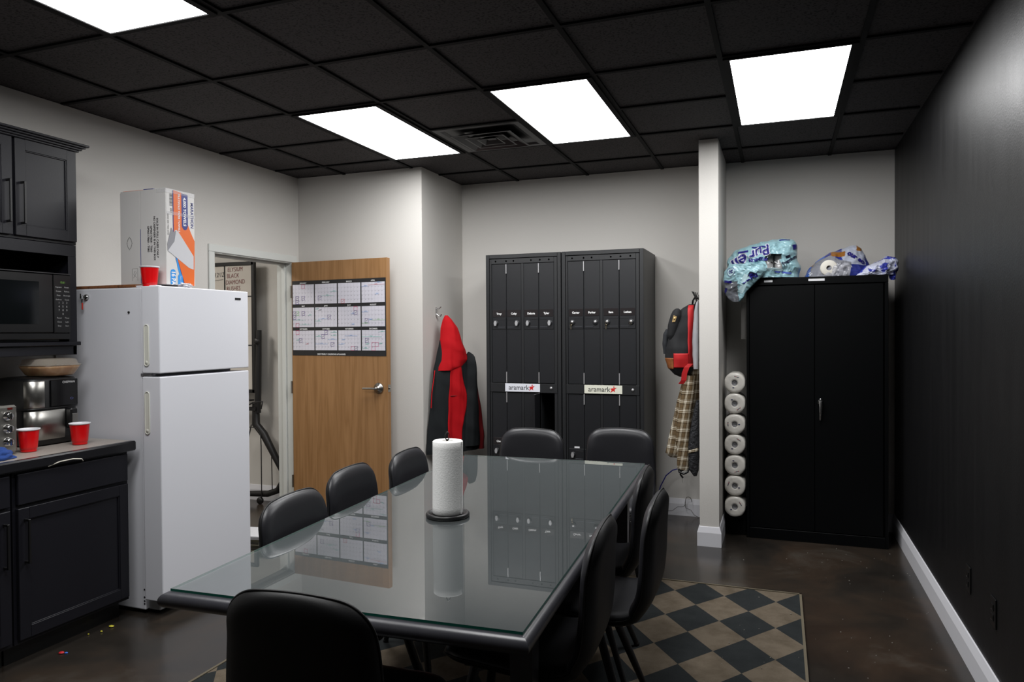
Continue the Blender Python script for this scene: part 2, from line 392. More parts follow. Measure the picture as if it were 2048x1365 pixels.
# ---------------------------------------------------------------- ceiling lights and air vent
diff_m = P('lit_diffuser', (255, 255, 255), .5, emit=PANEL)
def ceiling_light(x0, y0, name, label, group='2x4 ceiling light panels'):
    t = thing('ceiling_light', label, 'ceiling light', (x0+PT/2, y0+PT, HC), group=group)
    w = MB(); hx, hy, fx, fy = PT/2-.012, PT-.012, .262, .583
    for a in ((-hx, -fx, -hy, hy), (fx, hx, -hy, hy), (-fx, fx, -hy, -fy), (-fx, fx, fy, hy)):
        w.box(a[0], a[1], a[2], a[3], -.014, .004, tee_m)
    w.build('frame', t)
    MB().add([(-fx, -fy, -.009), (-fx, fy, -.009), (fx, fy, -.009), (fx, -fy, -.009)], [(0, 1, 2, 3)], diff_m).build('diffuser', t)
    return t
LB = ['lit ceiling panel above the swung-open oak door, left of the air vent', 'lit ceiling panel above the lockers, right of the air vent',
      'lit ceiling panel in front of the partition, above the black storage cabinet', 'lit ceiling panel cut off by the top left of the photo',
      'lit ceiling panel over the near half of the table']
for (i, j), lb in zip(LIT, LB): ceiling_light(GX+i*PT, GY-(j+1)*PT, 'ceiling_light', lb)
# panel added out of sight to brighten the hall
t = thing('ceiling_light', 'added unseen ceiling panel lighting the hall beyond the doorway', 'ceiling light', (-4.9, 3.3, HC))
MB().box(-.31, .31, -.61, .61, -.02, 0, trim_m).build('frame', t)
MB().add([(-.28, -.58, -.022), (-.28, .58, -.022), (.28, .58, -.022), (.28, -.58, -.022)], [(0, 1, 2, 3)], P('added_hall_diffuser', (255, 250, 242), .5, emit=20)).build('diffuser', t)

t = thing('air_vent', 'black square louvred air diffuser between two ceiling lights', 'air vent', (GX+1.5*PT, GY-.5*PT, HC))
vent_m = P('vent_black', (34, 34, 36), .4)
def ring(w, o, i, zo, zi, m, th=.002):
    vs = []
    for s_, z in ((o, zo), (i, zi), (i, zi+th), (o, zo+th)):
        vs += [(-s_, -s_, z), (s_, -s_, z), (s_, s_, z), (-s_, s_, z)]
    fs = [(a*4+k, a*4+(k+1) % 4, ((a+1) % 4)*4+(k+1) % 4, ((a+1) % 4)*4+k) for a in range(4) for k in range(4)]
    w.add(vs, fs, m)
w = MB(); ring(w, .292, .255, -.006, -.006, vent_m); ring(w, .255, .235, -.006, .002, vent_m); w.build('frame', t)
MB().add([(-.25, -.25, .003), (-.25, .25, .003), (.25, .25, .003), (.25, -.25, .003)], [(0, 1, 2, 3)], black).build('throat', t)
for k, (o_, i_) in enumerate(((.205, .14), (.135, .085), (.075, .03))):
    w = MB(); ring(w, o_, o_-.010, -.030, -.030, vent_m, .003); ring(w, o_-.010, i_, -.030, -.004, vent_m); w.build('louvre', t)
MB().box(-.03, .03, -.03, .03, -.012, -.006, vent_m).build('centre_plate', t)

# ---------------------------------------------------------------- rug
w = MB()
def rug(u, v):
    x = lerp(-2.312, .108, u); y = lerp(1.22, 4.272, v); z = .009 + .0015*nz(x, y, 0, 3)
    return (x, y, z)
w.grid(rug, 40, 50, rug_m)
w.box(-2.312, .108, 1.22, 4.272, .0005, .0075, P('rug_edge_binding', (96, 88, 72), .9))
for a in ((.100, .112, 1.22, 4.276), (-2.316, -2.304, 1.22, 4.276), (-2.316, .112, 4.266, 4.276)):
    w.box(a[0], a[1], a[2], a[3], .001, .0135, P('rug_edge_binding', (96, 88, 72), .9))
tag(w.build('rug'), 'tan and charcoal diamond patterned rug lying under the table', 'rug')

# ---------------------------------------------------------------- open oak door, calendar on it
ang = math.atan2(4.90-4.957, -2.825+3.742); dl = sqrt((4.90-4.957)**2 + .917**2)
DM = Matrix.Translation((-3.742, 4.957, 0)) @ Matrix.Rotation(ang, 4, 'Z')   # local x along leaf, -y towards the room
def on_door(o): o.matrix_world = DM; return o
w = MB(); w.box(0, dl, 0, .044, .012, 2.04, oak_m); leaf = w.build('door_1', bevel=.0015); leaf['kind'] = 'structure'; on_door(leaf)
lever_x, lz = .84, 1.033
def kid(mb, name, par, bevel=0., label=None):
    o = mb.build(name, par, bevel)
    if label: o['label'] = label
    return o
RY = Matrix.Rotation(pi/2, 3, 'X')     # lathe axis z -> -y
h = MB(); h.lathe([(0, .002), (.043, .002), (.044, .006), (.038, .016), (.022, .022), (.012, .045), (.010, .055), (0, .056)], steel, (lever_x, 0, lz), 28, RY)
h.tube([(lever_x, -.050, lz), (lever_x-.03, -.054, lz+.001), (lever_x-.075, -.054, lz), (lever_x-.118, -.050, lz-.001)], [.009, .0085, .008, .007], steel, 10)
kid(h, 'lever_handle', leaf)
h = MB(); h.box(dl-.001, dl+.0015, .006, .038, lz-.028, lz+.028, steel); h.cbox(dl, dl+.012, .014, .030, lz-.008, lz+.008, steel, .002); kid(h, 'latch_plate', leaf)
for z in (.25, 1.02, 1.8):
    h = MB(); h.tube([(-.006, -.004, z-.05), (-.006, -.004, z+.05)], .007, steel, 10); h.box(-.004, .0, -.002, .03, z-.05, z+.05, steel); kid(h, 'hinge', leaf)

cal = thing('wall_calendar', 'black-bordered yearly planner calendar taped to the oak door', 'calendar'); cal.matrix_world = DM @ Matrix.Translation((.006, -.001, 1.584))
ink = lambda n, c: P('ink_'+n, c, .5)
cw, ch = .905, .605; ck = P('calendar_black', (34, 34, 36), .35)
w = MB()
def csheet(u, v): return (lerp(0, cw, u), -.0012-.002*abs(nz(u*4, v*3, 2, 1)), lerp(-ch/2, ch/2, v)+.006*(1-u)*(v-.3)*0)
w.grid(csheet, 14, 10, ck); w.build('backing_sheet', cal)
mon = ['JANUARY', 'FEBRUARY', 'MARCH', 'APRIL', 'MAY', 'JUNE', 'JULY', 'AUGUST', 'SEPTEMBER', 'OCTOBER', 'NOVEMBER', 'DECEMBER']
pale = P('calendar_white', (214, 212, 222), .42); gl = P('calendar_lines', (166, 166, 176), .5); gw = P('calendar_lettering', (225, 225, 225), .5); gk = P('calendar_figures', (112, 112, 120), .5)
C3 = {'v': ink('violet', (78, 40, 130)), 'p': ink('magenta', (196, 40, 110)), 't': ink('teal', (70, 190, 170)), 'b': ink('blue', (70, 150, 215)), 'g': ink('green', (110, 190, 90)), 'r': ink('red', (190, 50, 70)), 'k': ink('dark', (35, 30, 60))}
pw, ph = .2135, .158
starts = [3, 6, 6, 2, 4, 0, 2, 5, 1, 3, 6, 1]; lens_ = [31, 28, 31, 30, 31, 30, 31, 31, 30, 31, 30, 31]
marks = {0: [('p', 3, 0), ('v', 1, 3), ('v', 3, 3), ('v', 1, 4)], 1: [('v', 1, 3), ('t', 2, 3, 6, 3), ('t', 5, 2, 7, 2)], 2: [('r', 1, 4)], 3: [('r', 2, .7, 7, .6), ('b', 0, 1, 2, 1), ('b', 4, 3, 5, 3), ('b', 4, .2, 6, .2)],
         4: [('v', 0, 1), ('g', 1, 1), ('v', 0, 2), ('v', 3, 1), ('p', 1, 4), ('t', 0, 3.2, 4, 3.2), ('t', 5, 2, 6, 2), ('t', 2, 4.4, 6, 4.4)], 5: [('v', 4, 2), ('k', 1, .8, 2, .8), ('b', 1, 3, 4, 3), ('t', 0, .5, 1, .5), ('t', 0, 3.5, 2, 3.6)],
         6: [('p', 5, 0), ('v', 5, 1), ('b', 4, 1.8, 5, 1.8), ('b', 4, 4.5, 5, 4.5)], 7: [('v', 1, 3), ('b', 0, 1.4, 2, 1.4), ('g', 3, 3.4, 7, 3.4), ('g', 0, 4.2, 2, 4.2), ('b', 2, 3.4, 3, 3.3)], 8: [('p', 1, 0), ('v', 2, 2), ('t', 1, 2.5, 2, 2.5), ('r', 4, 3.6, 5, 3.2)],
         9: [('v', 3, 0), ('v', 2, 1), ('v', 5, 3), ('t', 0, 1.5, 2, 1.5), ('t', 5, .5, 7, .5), ('t', 5, 1.3, 7, 1.3), ('b', 4, 2.3, 7, 2.3), ('b', 0, 3.4, 4, 3.4)], 10: [('p', 4, 4), ('p', 5, 4), ('v', 5, 4), ('b', 2, 1.4, 6, 1.4), ('b', 1, 2.4, 2, 2.4), ('b', 0, 3.6, 2, 3.3)],
         11: [('v', 1, 2), ('p', 3, 3), ('p', 4, 3), ('p', 3, 4), ('t', 0, 1.6, 6, 1.6), ('t', 5, .5, 7, .3), ('t', 1, 3.5, 2, 3.5), ('t', 5, 3.4, 6, 3.3), ('t', 0, 4.5, 2, 4.5)]}
for k in range(12):
    cx = .008 + (k % 4)*(pw+.0115); ct = ch/2 - .031 - (k//4)*(ph+.0285)
    w = MB(); w.box(cx, cx+pw, -.0042, -.003, ct-ph, ct, pale)
    for q in range(1, 7): w.box(cx+pw*q/7-.0003, cx+pw*q/7+.0003, -.0045, -.0041, ct-ph, ct, gl)
    for q in range(1, 5): w.box(cx, cx+pw, -.0045, -.0041, ct-ph*q/5-.0003, ct-ph*q/5+.0003, gl)
    w.text(mon[k], .0155, (cx+pw/2, -.0045, ct+.011), gw, bold=.0004)
    for d in range(lens_[k]):
        q = starts[k]+d; c_, r_ = q % 7, q//7
        if r_ > 4: continue
        w.text(str(d+1), .0088, (cx+pw*(c_+.2)/7, -.0047, ct-ph*(r_+.2)/5), gk)
    w.build('month_panel', cal)
    for mk in marks[k]:
        w = MB(); mm = C3[mk[0]]; cwid, chh = pw/7, ph/5
        if len(mk) == 3:
            x0, z1 = cx+mk[1]*cwid, ct-mk[2]*chh; x1, z0 = x0+cwid, z1-chh; e = .0011
            for a in ((x0-e, x0+e, z0, z1), (x1-e, x1+e, z0, z1), (x0, x1, z0-e, z0+e), (x0, x1, z1-e, z1+e)): w.box(a[0], a[1], -.0052, -.0046, a[2], a[3], mm)
            if mk[0] in 'vgr': w.tube([(x0+.006, -.005, z0+.008), (x0+.012, -.005, z0+.016), (x0+.016, -.005, z0+.013), (x1-.005, -.005, z1-.007)], .0009, C3['k'] if mk[0] == 'v' else mm, 5)
            w.build('marker_box', cal)
        else:
            x0, z0, x1, z1 = cx+mk[1]*cwid, ct-mk[2]*chh, cx+mk[3]*cwid, ct-mk[4]*chh
            w.tube([(x0, -.005, z0), (x1, -.005, z1)], .0007, mm, 5)
            xm = lerp(x0, x1, .4); w.tube([(xm+.003*i, -.005, z0+.004+.004*(i % 2)+.001*nz(i, k)) for i in range(9)], .0007, mm, 4)
            w.build('marker_line', cal)
w = MB(); w.text('2025 YEARLY CALENDAR & PLANNER', .0165, (cw*.43, -.0045, -ch/2+.011), gw, bold=.0005); w.build('title', cal)

# ---------------------------------------------------------------- whiteboard on its stand in the hall
EY = 5.10
t = thing('whiteboard_stand', 'black-framed rolling whiteboard with red handwriting seen through the doorway', 'whiteboard', (-4.7, EY, 0))
def L(x): return x+4.7
wb = P('whiteboard_surface', (196, 190, 182), .35); em = P('easel_black', (20, 19, 20), .45)
bx0, bx1, bz0, bz1 = -5.1, -4.255, .98, 2.052
w = MB(); w.box(L(bx0), L(bx1), -.008, .004, bz0, bz1, wb); w.build('board', t)
w = MB(); w.cbox(L(bx0-.02), L(bx1+.025), -.018, .012, bz1-.002, bz1+.030, em, .003); w.cbox(L(bx0-.02), L(bx1+.025), -.018, .012, bz0-.03, bz0, em, .003)
w.cbox(L(bx1-.002), L(bx1+.032), -.018, .012, bz0-.03, bz1+.03, em, .003); w.cbox(L(bx0-.03), L(bx0), -.018, .012, bz0-.03, bz1+.03, em, .003)
w.box(L(-4.552), L(-4.538), -.0095, -.008, bz0, bz1, em); w.box(L(-4.9), L(-4.888), -.0095, -.008, bz0, bz1, em)
for z in (1.782, 1.36): w.box(L(bx0), L(bx1), -.0095, -.008, z-.005, z+.005, em)
w.build('board_frame', t)
w = MB(); red_i = P('marker_red', (120, 45, 50), .5); blk_i = P('marker_black', (50, 50, 54), .5)
for k, s_ in enumerate(('ELYSIUM', 'BLACK', 'DIAMOND', 'RUSHES')):
    w.text(s_, .054, (L(-4.428 - (.004, .028, .004, .024)[k]), -.0105, 2.018-.055*k), red_i, rot=.03, bold=-.0006, sx=.80, shear=.1)
w.text('12/12', .058, (L(-4.607), -.0105, 1.975), blk_i, rot=.03, bold=-.0003, sx=.8, shear=.3); w.tube([(L(-4.67), -.0095, 1.925), (L(-4.56), -.0095, 1.935)], .0015, blk_i, 5)
w.build('handwriting', t)
for sx in (1, -1):
    X0 = -4.205 if sx > 0 else -5.15
    w = MB(); w.tube([(L(X0+.0*sx), -.01, .78), (L(X0+.012*sx), -.01, 1.2), (L(X0+.02*sx), -.01, 1.49)], [.027, .026, .024], em, 8); w.build('upright', t)
    w = MB(); w.lathe([(0, 0), (.012, 0), (.012, .02), (.026, .024), (.028, .04), (.02, .048), (0, .048)], em, (L(X0+.03*sx), -.02, 1.395), 10, RY); w.build('knob', t)
    prof = [(X0-.02*sx, .86), (X0-.02*sx, .68), (X0+.06*sx, .60), (X0+.245*sx, .30), (X0+.245*sx, .20), (X0+.20*sx, .125), (X0+.10*sx, .09), (X0-.14*sx, .075)]
    w = MB(); w.tube([(L(a), -.01, b) for a, b in prof], [.03, .034, .034, .026, .026, .028, .028, .024], em, 8); w.build('curved_leg', t)
    w = MB(); w.lathe([(0, -.012), (.028, -.012), (.03, -.006), (.03, .006), (.028, .012), (0, .012)], black, (L(X0+.03*sx), -.03, .03), 16, RY); w.build('caster', t)
w = MB(); w.cbox(L(-5.1), L(-4.2), -.05, -.01, .80, .83, em, .003); w.cbox(L(-5.1), L(-4.24), -.09, -.01, .885, .895, em, .002); w.build('marker_tray', t)
w = MB(); w.tube([(L(-4.26), -.06, .85), (L(-4.2), -.075, .875), (L(-4.10), -.075, .885), (L(-4.13), -.06, .82)], .006, em, 6)
w.tube([(L(-4.40), -.03, .52), (L(-4.30), -.04, .66), (L(-4.20), -.04, .655), (L(-4.155), -.04, .60), (L(-4.15), -.04, .5), (L(-4.15), -.04, .06)], .0045, em, 6); w.tube([(L(-4.06), -.02, .47), (L(-4.055), -.02, .12)], .004, em, 6)
w.tube([(L(-4.30), -.03, .52), (L(-4.25), -.04, .68)], .0045, em, 6); w.build('brace_wire', t)

# ---------------------------------------------------------------- fridge
fx0, fx1, fy0, fy1, fz = -3.735, -3.108, 2.877, 3.508, 1.708
t = thing('refrigerator', 'white top-freezer refrigerator standing beside the countertop', 'refrigerator', ((fx0+fx1)/2, (fy0+fy1)/2, 0)); ox, oy = t.location[0], t.location[1]
w = MB(); w.box(fx0-ox, fx1-ox, fy0-oy, fy1-oy, .022, fz, fridge_m); kid(w, 'body', t, .006)
w = MB(); w.box(fx1-ox-.001, fx1+.022-ox, fy0+.012-oy, fy1-.012-oy, .10, fz-.012, gasket_m); kid(w, 'gasket', t)
dx0, dx1, dy0, dy1 = fx1+.018-ox, -2.970-ox, 2.858-oy, 3.520-oy
w = MB(); w.box(dx0, dx1, dy0, dy1, 1.262, fz+.004, fridge_m); kid(w, 'freezer_door', t, .005)
w = MB(); w.box(dx0, dx1, dy0, dy1, .085, 1.244, fridge_m); kid(w, 'fridge_door', t, .005)
w = MB(); w.cbox(dx0-.02, dx0+.06, fy0-oy+.02, fy1-oy-.02, .022, .075, gasket_m, .004); kid(w, 'toe_grille', t)
for za, zb, pn in ((1.30, 1.512, 'freezer_door'), (.948, 1.166, 'fridge_door')):
    par = [c for c in kids(t) if c.name.split('.')[0] == pn][0]
    w = MB(); cx_ = dx0+.034; hw = .0145
    pts = []
    for k in range(25):
        a = 2*pi*k/24
        pts.append((cx_+hw*cos(a), dy0-.002, (zb-hw if sin(a) > 0 else za+hw)+hw*sin(a)))
    w.tube(pts[:-1], .0035, cream_m, 6, closed=True)
    w.cbox(cx_-hw, cx_+hw, dy0-.003, dy0+.001, za+.006, zb-.006, cream_m, .001)
    w.lathe([(0, .004), (.008, .003), (.010, 0)], cream_m, (cx_, dy0-.002, za+.018), 12, RY)
    kid(w, 'handle', par, label='cream oblong grip')
w = MB(); w.cbox(dx1-.001, dx1+.003, 3.409-oy, 3.455-oy, 1.660, 1.672, black, .001); w.box(dx1+.003, dx1+.0034, 3.416-oy, 3.448-oy, 1.6645, 1.6675, chrome); kid(w, 'badge', [c for c in kids(t) if c.name == 'freezer_door'][0], label='small black badge with a silver line')
w = MB()
for z in (1.235, 1.253, 1.271, .055, .07, .09, .13): w.lathe([(0, .003), (.004, .002), (.005, 0)], P('screw_dark', (50, 50, 54), .4, .6), (fx1-ox-.006 if z < .2 else fx1-ox+.004, fy0-oy-.0 , z), 8, RY)
w.cbox(fx1-ox-.01, dx0+.05, fy0-oy-.004, fy0-oy+.02, 1.246, 1.260, P('hinge_grey', (150, 150, 155), .3, .8), .002); kid(w, 'hinge', t)
w = MB(); w.cbox(fx1-.05-ox, dx1-.05, fy0+.01-oy, fy0+.05-oy, fz+.001, fz+.010, fridge_m, .003); kid(w, 'top_hinge_cover', t)
for x in (fx0+.06, fx1-.06):
    for y in (fy0+.06, fy1-.06):
        w = MB(); w.lathe([(0, 0), (.018, 0), (.018, .012), (.008, .014), (.008, .024)], black, (x-ox, y-oy, .0), 12); kid(w, 'foot', t)
# magnets / keys on the side
t2 = thing('key_ring', 'keys with a red tag on a round chrome clip on the refrigerator side', 'keys', (-3.49, fy0, 1.665))
w = MB(); w.lathe([(0, .016), (.012, .015), (.015, .008), (.015, .001), (0, .001)], chrome, (0, 0, 0), 18, RY); w.lathe([(0, .018), (.006, .018), (.006, .015)], black, (0, 0, 0), 12, RY); w.build('clip', t2)
w = MB(); w.tube([(.0+.012*cos(a*pi/6)-.012, -.018, -.004+.012*sin(a*pi/6)) for a in range(12)], .001, chrome, 5, closed=True); w.box(-.030, -.022, -.020, -.018, -.008, .018, steel); w.box(-.018, -.011, -.021, -.019, -.034, -.010, steel); w.build('key', t2)
w = MB(); w.cbox(-.018, -.007, -.022, -.018, -.068, -.030, P('tag_red', (190, 60, 50), .4), .002); w.tube([(-.012, -.019, -.030), (-.010, -.019, -.012)], .001, chrome, 5); w.build('tag', t2)
w = MB(); w.lathe([(0, .006), (.005, .006), (.006, .003), (.006, .001), (0, .001)], black, (-3.194, fy0, 1.579), 14, RY); tag(w.build('round_magnet'), 'tiny round black magnet on the refrigerator side', 'magnet')

# wooden board, carton, cup, bowl of wrap on the fridge
w = MB()
w.cbox(-3.70, -3.172, 2.90, 3.24, fz+.0015, fz+.019, tray_m, .005); tag(w.build('cutting_board'), 'brown wooden board lying on the refrigerator under the carton', 'board')
bx0, bx1, by0, by1, bz0, bz1 = -3.365, -3.045, 2.985, 3.182, fz+.020, 2.238
t = thing('carton', 'orange and white printed paper towel carton standing on the refrigerator', 'carton', (bx1-.16, by0+.1, bz0)); ox, oy, oz = t.location
cardw = P('carton_white_board', (203, 201, 199), .6, bump=(40, .1, .002)); navy = P('print_navy', (38, 48, 120), .5); orange = P('print_orange', (216, 98, 24), .5); sky = P('print_sky_blue', (40, 140, 214), .5); inkk = P('print_grey_ink', (44, 42, 44), .6)
w = MB(); w.box(bx0-ox, bx1-ox, by0-oy, by1-oy, 0, bz1-oz, cardw); kid(w, 'box_body', t, .002)
w = MB(); sx_ = lambda X: bx0+(X-100)/445*.32-ox
w.box(sx_(100), sx_(298), by0-oy-.0035, by0-oy-.0005, .004, bz1-oz-.008, cardw); kid(w, 'left_flap', t, .001)
w = MB(); w.box(sx_(302), sx_(545), by0-oy-.004, by0-oy-.0005, .002, bz1-oz-.001, cardw); kid(w, 'right_flap', t, .001)
w = MB(); zz = lambda Y: bz1-oz-(Y-90)/1050*(bz1-bz0)
yy = lambda X: by0-oy+(X-548)/(880-548)*(by1-by0)
PX = Matrix(((0, 0, 1), (1, 0, 0), (0, 1, 0)))
fxp = bx1-ox
def pp(poly, m, k): w.prism([(yy(X), zz(Y)) for X, Y in poly], PX, fxp+.0002, fxp+.0004+.0003*k, m)
pp([(618, 100), (640, 100), (640, 540), (668, 700), (700, 860), (752, 1138), (735, 1138), (650, 860), (622, 560)], navy, 1)
pp([(652, 840), (668, 850), (745, 1138), (725, 1138), (670, 950)], sky, 2)
pp([(630, 96), (722, 108), (722, 300), (797, 300), (797, 450), (835, 545), (877, 628), (868, 1138), (757, 1138), (715, 1000), (668, 840), (640, 690), (630, 530)], orange, 3)
pp([(722, 112), (797, 118), (797, 470), (785, 505), (762, 520), (740, 510), (724, 480)], navy, 4)
pp([(660, 530), (690, 560), (862, 800), (860, 952), (806, 938), (560, 772), (580, 740), (640, 540)], P('print_towel_grey', (190, 190, 194), .6), 5)
pp([(600, 515), (625, 560), (655, 540), (635, 660), (560, 770), (555, 700)], P('print_towel_dark', (128, 128, 134), .6), 6)
pp([(588, 1000), (595, 978), (618, 968), (640, 978), (648, 1000), (640, 1136), (588, 1136)], sky, 4)
pp([(674, 1040), (684, 1020), (700, 1014), (718, 1022), (728, 1045), (728, 1136), (674, 1136)], sky, 5)
for k in range(14): pp([(586, 142+k*9.5), (620, 142+k*9.5), (620, 145+k*9.5+(k*7 % 4)), (586, 145+k*9.5+(k*7 % 4))], inkk, 1)
for k in range(5): pp([(592, 305+k*10), (614, 305+k*10), (614, 309+k*10), (592, 309+k*10)], inkk, 1)
def pt(s_, X, Y, hgt, m, bold=0., k=6, sx=1.): w.text(s_, hgt, (fxp+.0004+.0003*k, yy(X), zz(Y)), m, FX, rot=-pi/2, bold=bold, sx=sx)
pt('MARATHON', 848, 340, .027, navy, .0003, 3, .92)
pt('4,000 TOWELS', 758, 315, .026, white_pl, .0008, 5, .93); pt('MULTIFOLD PAPER TOWELS', 690, 338, .0175, white_pl, .0004, 5, .93)
pt('16 PA', 618, 1065, .036, white_pl, .0012, 6, .85); pt('Pack / 250', 702, 1085, .011, white_pl, 0, 7)
pt('42055 000 T065 6726', 565, 480, .013, inkk, 0, 2)
kid(w, 'printed_face', t)
w = MB()
for s_, X, Y in (('SOLD IN FULL CASES ONLY', 464, 630), ('NO DISPENSER IS IN THIS BOX', 436, 632), ('GP06517858 - T060', 404, 636), ('GP06517860 - T085', 376, 636)):
    w.text(s_, .0172, (sx_(X), by0-oy-.0045, zz(Y)), inkk, FY, rot=-pi/2, bold=.0006)
w.tube([(sx_(190)+.017*cos(a*pi/12), by0-oy-.0038, zz(672)+.030*sin(a*pi/12)) for a in range(24)], .0006, inkk, 4, closed=True)
w.tube([(sx_(190)+.020*cos(a*pi/2), by0-oy-.0038, zz(672)+.036*sin(a*pi/2)) for a in range(4)], .0006, inkk, 4, closed=True)
w.tube([(sx_(215), by0-oy-.0038, zz(1090)), (sx_(215), by0-oy-.0038, zz(955)), (sx_(268), by0-oy-.0038, zz(955)), (sx_(268), by0-oy-.0038, zz(1090))], .0006, inkk, 4)
w.tube([(sx_(225), by0-oy-.0038, zz(1060)), (sx_(255), by0-oy-.0038, zz(1000)), (sx_(240), by0-oy-.0038, zz(980)), (sx_(228), by0-oy-.0038, zz(1020)), (sx_(258), by0-oy-.0038, zz(1055))], .0006, inkk, 4)
kid(w, 'stencil_print', t)
w = MB(); w.box(sx_(298), sx_(303), by0-oy-.0042, by0-oy-.0034, .01, .30, navy); w.box(sx_(330), sx_(425), by0-oy-.002, by0-oy+.012, bz1-oz-.001, bz1-oz+.003, navy); w.box(sx_(120), sx_(320), by0-oy+.004, by0-oy+.012, bz1-oz, bz1-oz+.002, orange)
kid(w, 'flap_edges', t)
w = MB(); w.box(bx1-ox-.06, bx1-ox+.0022, by0-oy-.006, by1-oy+.001, bz1-oz-.022, bz1-oz+.001, P('packing_tape_clear', (225, 225, 228), .2, alpha=.22)); w.box(bx1-ox+.001, bx1-ox+.0022, by0-oy, by1-oy, zz(372), zz(335), P('packing_tape_clear', (225, 225, 228), .2, alpha=.22)); kid(w, 'packing_tape', t)

def crumple(w, c, rx, ry, rz, m, seed, n=20, amp=.35, fq=4.):
    def fn(u, v):
        a = 2*pi*v; b = pi*u; d = Vector((sin(b)*cos(a), sin(b)*sin(a), cos(b)))
        k = 1+amp*(noise.turbulence(d*fq/2+Vector((seed, seed, 0)), 3, True)-.5)
        return (c[0]+d.x*rx*k, c[1]+d.y*ry*k, max(c[2]+d.z*rz*k, c[2]-rz*.92))
    w.grid(fn, n, n, m, closed_v=True, smooth=False); return w
w = MB(); crumple(w, (-3.012, 3.08, fz+.016), .018, .045, .014, P('plastic_wrap', (206, 206, 212), .25), 3.1, amp=.9, fq=6); tag(w.build('crumpled_wrap'), 'small crumpled clear plastic wrap on the refrigerator beside the carton', 'plastic wrap')

# red cups
def cup_mb(H=.108, R=.0465, r=.033):
    w = MB(); n = 48
    prof = [(0, .003), (r-.004, .003), (r-.002, 0), (r, .001), (r+.0005, .008), (r-.0005, .011), (r+.001, .014)]
    for k in range(9): z = .016+(H-.022)*k/8; prof.append((lerp(r+.001, R-.002, (z)/H), z))
    vs = []
    for i, (q, z) in enumerate(prof):
        for k in range(n):
            a = 2*pi*k/n; rr = q + (.0006*cos(a*16) if 6 < i < len(prof)-1 and z < H*.85 else 0)
            vs.append((rr*cos(a), rr*sin(a), z))
    fs = [(i*n+k, i*n+(k+1) % n, (i+1)*n+(k+1) % n, (i+1)*n+k) for i in range(len(prof)-1) for k in range(n)]
    w.add(vs, fs, red_m, True); return w, H, R, r
def make_cup(label, loc):
    w, H, R, r = cup_mb(); t = thing('plastic_cup', label, 'cup', loc, group='red plastic cups')
    w.build('cup_body', t)
    w = MB(); w.lathe([(0, .004), (r-.003, .004), (R-.004, H-.006)], white_pl, n=48); w.build('white_lining', t)
    w = MB(); w.lathe([(R-.004, H-.008), (R-.002, H-.004), (R, H-.001), (R+.0018, H), (R+.0025, H-.002), (R+.0012, H-.005), (R-.002, H-.007)], white_pl, n=48); w.build('rim', t, )
    return t
cup = make_cup('red plastic cup on the refrigerator in front of the carton', (-3.088, 2.912, fz+.0015))
dup(cup, (-3.318, 2.415, .915), .4, 'red plastic cup on the countertop beside the blue cloth')
dup(cup, (-3.285, 2.655, .915), .9, 'red plastic cup on the countertop in front of the air fryer, near the refrigerator')

# ---------------------------------------------------------------- kitchen cabinets on the left wall
def shaker(w, x, y0, y1, z0, z1, m, rail=.052, rec=.010, th=.019):
    """door slab facing +X with a recessed centre panel"""
    w.cbox(x, x+th-rec, y0+rail*.6, y1-rail*.6, z0+rail*.6, z1-rail*.6, m, .001)
    w.cbox(x, x+th, y0, y0+rail, z0, z1, m, .002); w.cbox(x, x+th, y1-rail, y1, z0, z1, m, .002)
    w.cbox(x, x+th, y0+rail, y1-rail, z0, z0+rail, m, .001); w.cbox(x, x+th, y0+rail, y1-rail, z1-rail, z1, m, .001)
    for a in (0, 1):       # inner bead
        w.cbox(x, x+th-.004, (y0+rail-.001) if not a else (y1-rail-.005), (y0+rail+.005) if not a else (y1-rail+.001), z0+rail, z1-rail, m, .001)
        w.cbox(x, x+th-.004, y0+rail, y1-rail, (z0+rail-.001) if not a else (z1-rail-.005), (z0+rail+.005) if not a else (z1-rail+.001), m, .001)
def bar(w, x, y, z0, z1, m=black, r=.005):
    w.cbox(x, x+.028, y-r, y+r, z0, z0+.010, m, .001); w.cbox(x, x+.028, y-r, y+r, z1-.010, z1, m, .001); w.cbox(x+.022, x+.031, y-r, y+r, z0, z1, m, .0015)
def base_unit(y0, y1, hside, label):
    t = thing('base_cabinet', label, 'cabinet', (XL+.3, (y0+y1)/2, 0), group='black base cabinets'); ox, oy = t.location[0], t.location[1]
    X = -3.148-ox
    w = MB(); w.box(XL+.003-ox, X, y0+.001-oy, y1-.001-oy, .10, .868, cab_m); w.box(XL+.003-ox, X-.07, y0+.001-oy, y1-.001-oy, .0, .10, black); kid(w, 'carcass', t, .0015)
    a, b = y0+.014-oy, y1-.014-oy
    w = MB(); shaker(w, X+.0005, a, b, .120, .700, cab_m); d = w.build('door', t)
    w = MB(); hy = a+.030 if hside < 0 else b-.030; bar(w, X+.019, hy, .456, .652); w.build('handle', d)
    w = MB(); w.cbox(X+.0005, X+.0195, a, b, .716, .852, cab_m, .003); w.build('drawer', t)
    return t
base_unit(2.212, 2.812, -1, 'black base cabinet nearest the refrigerator, its drawer slightly proud')
base_unit(1.602, 2.206, 1, 'black base cabinet at the left edge of the photo')
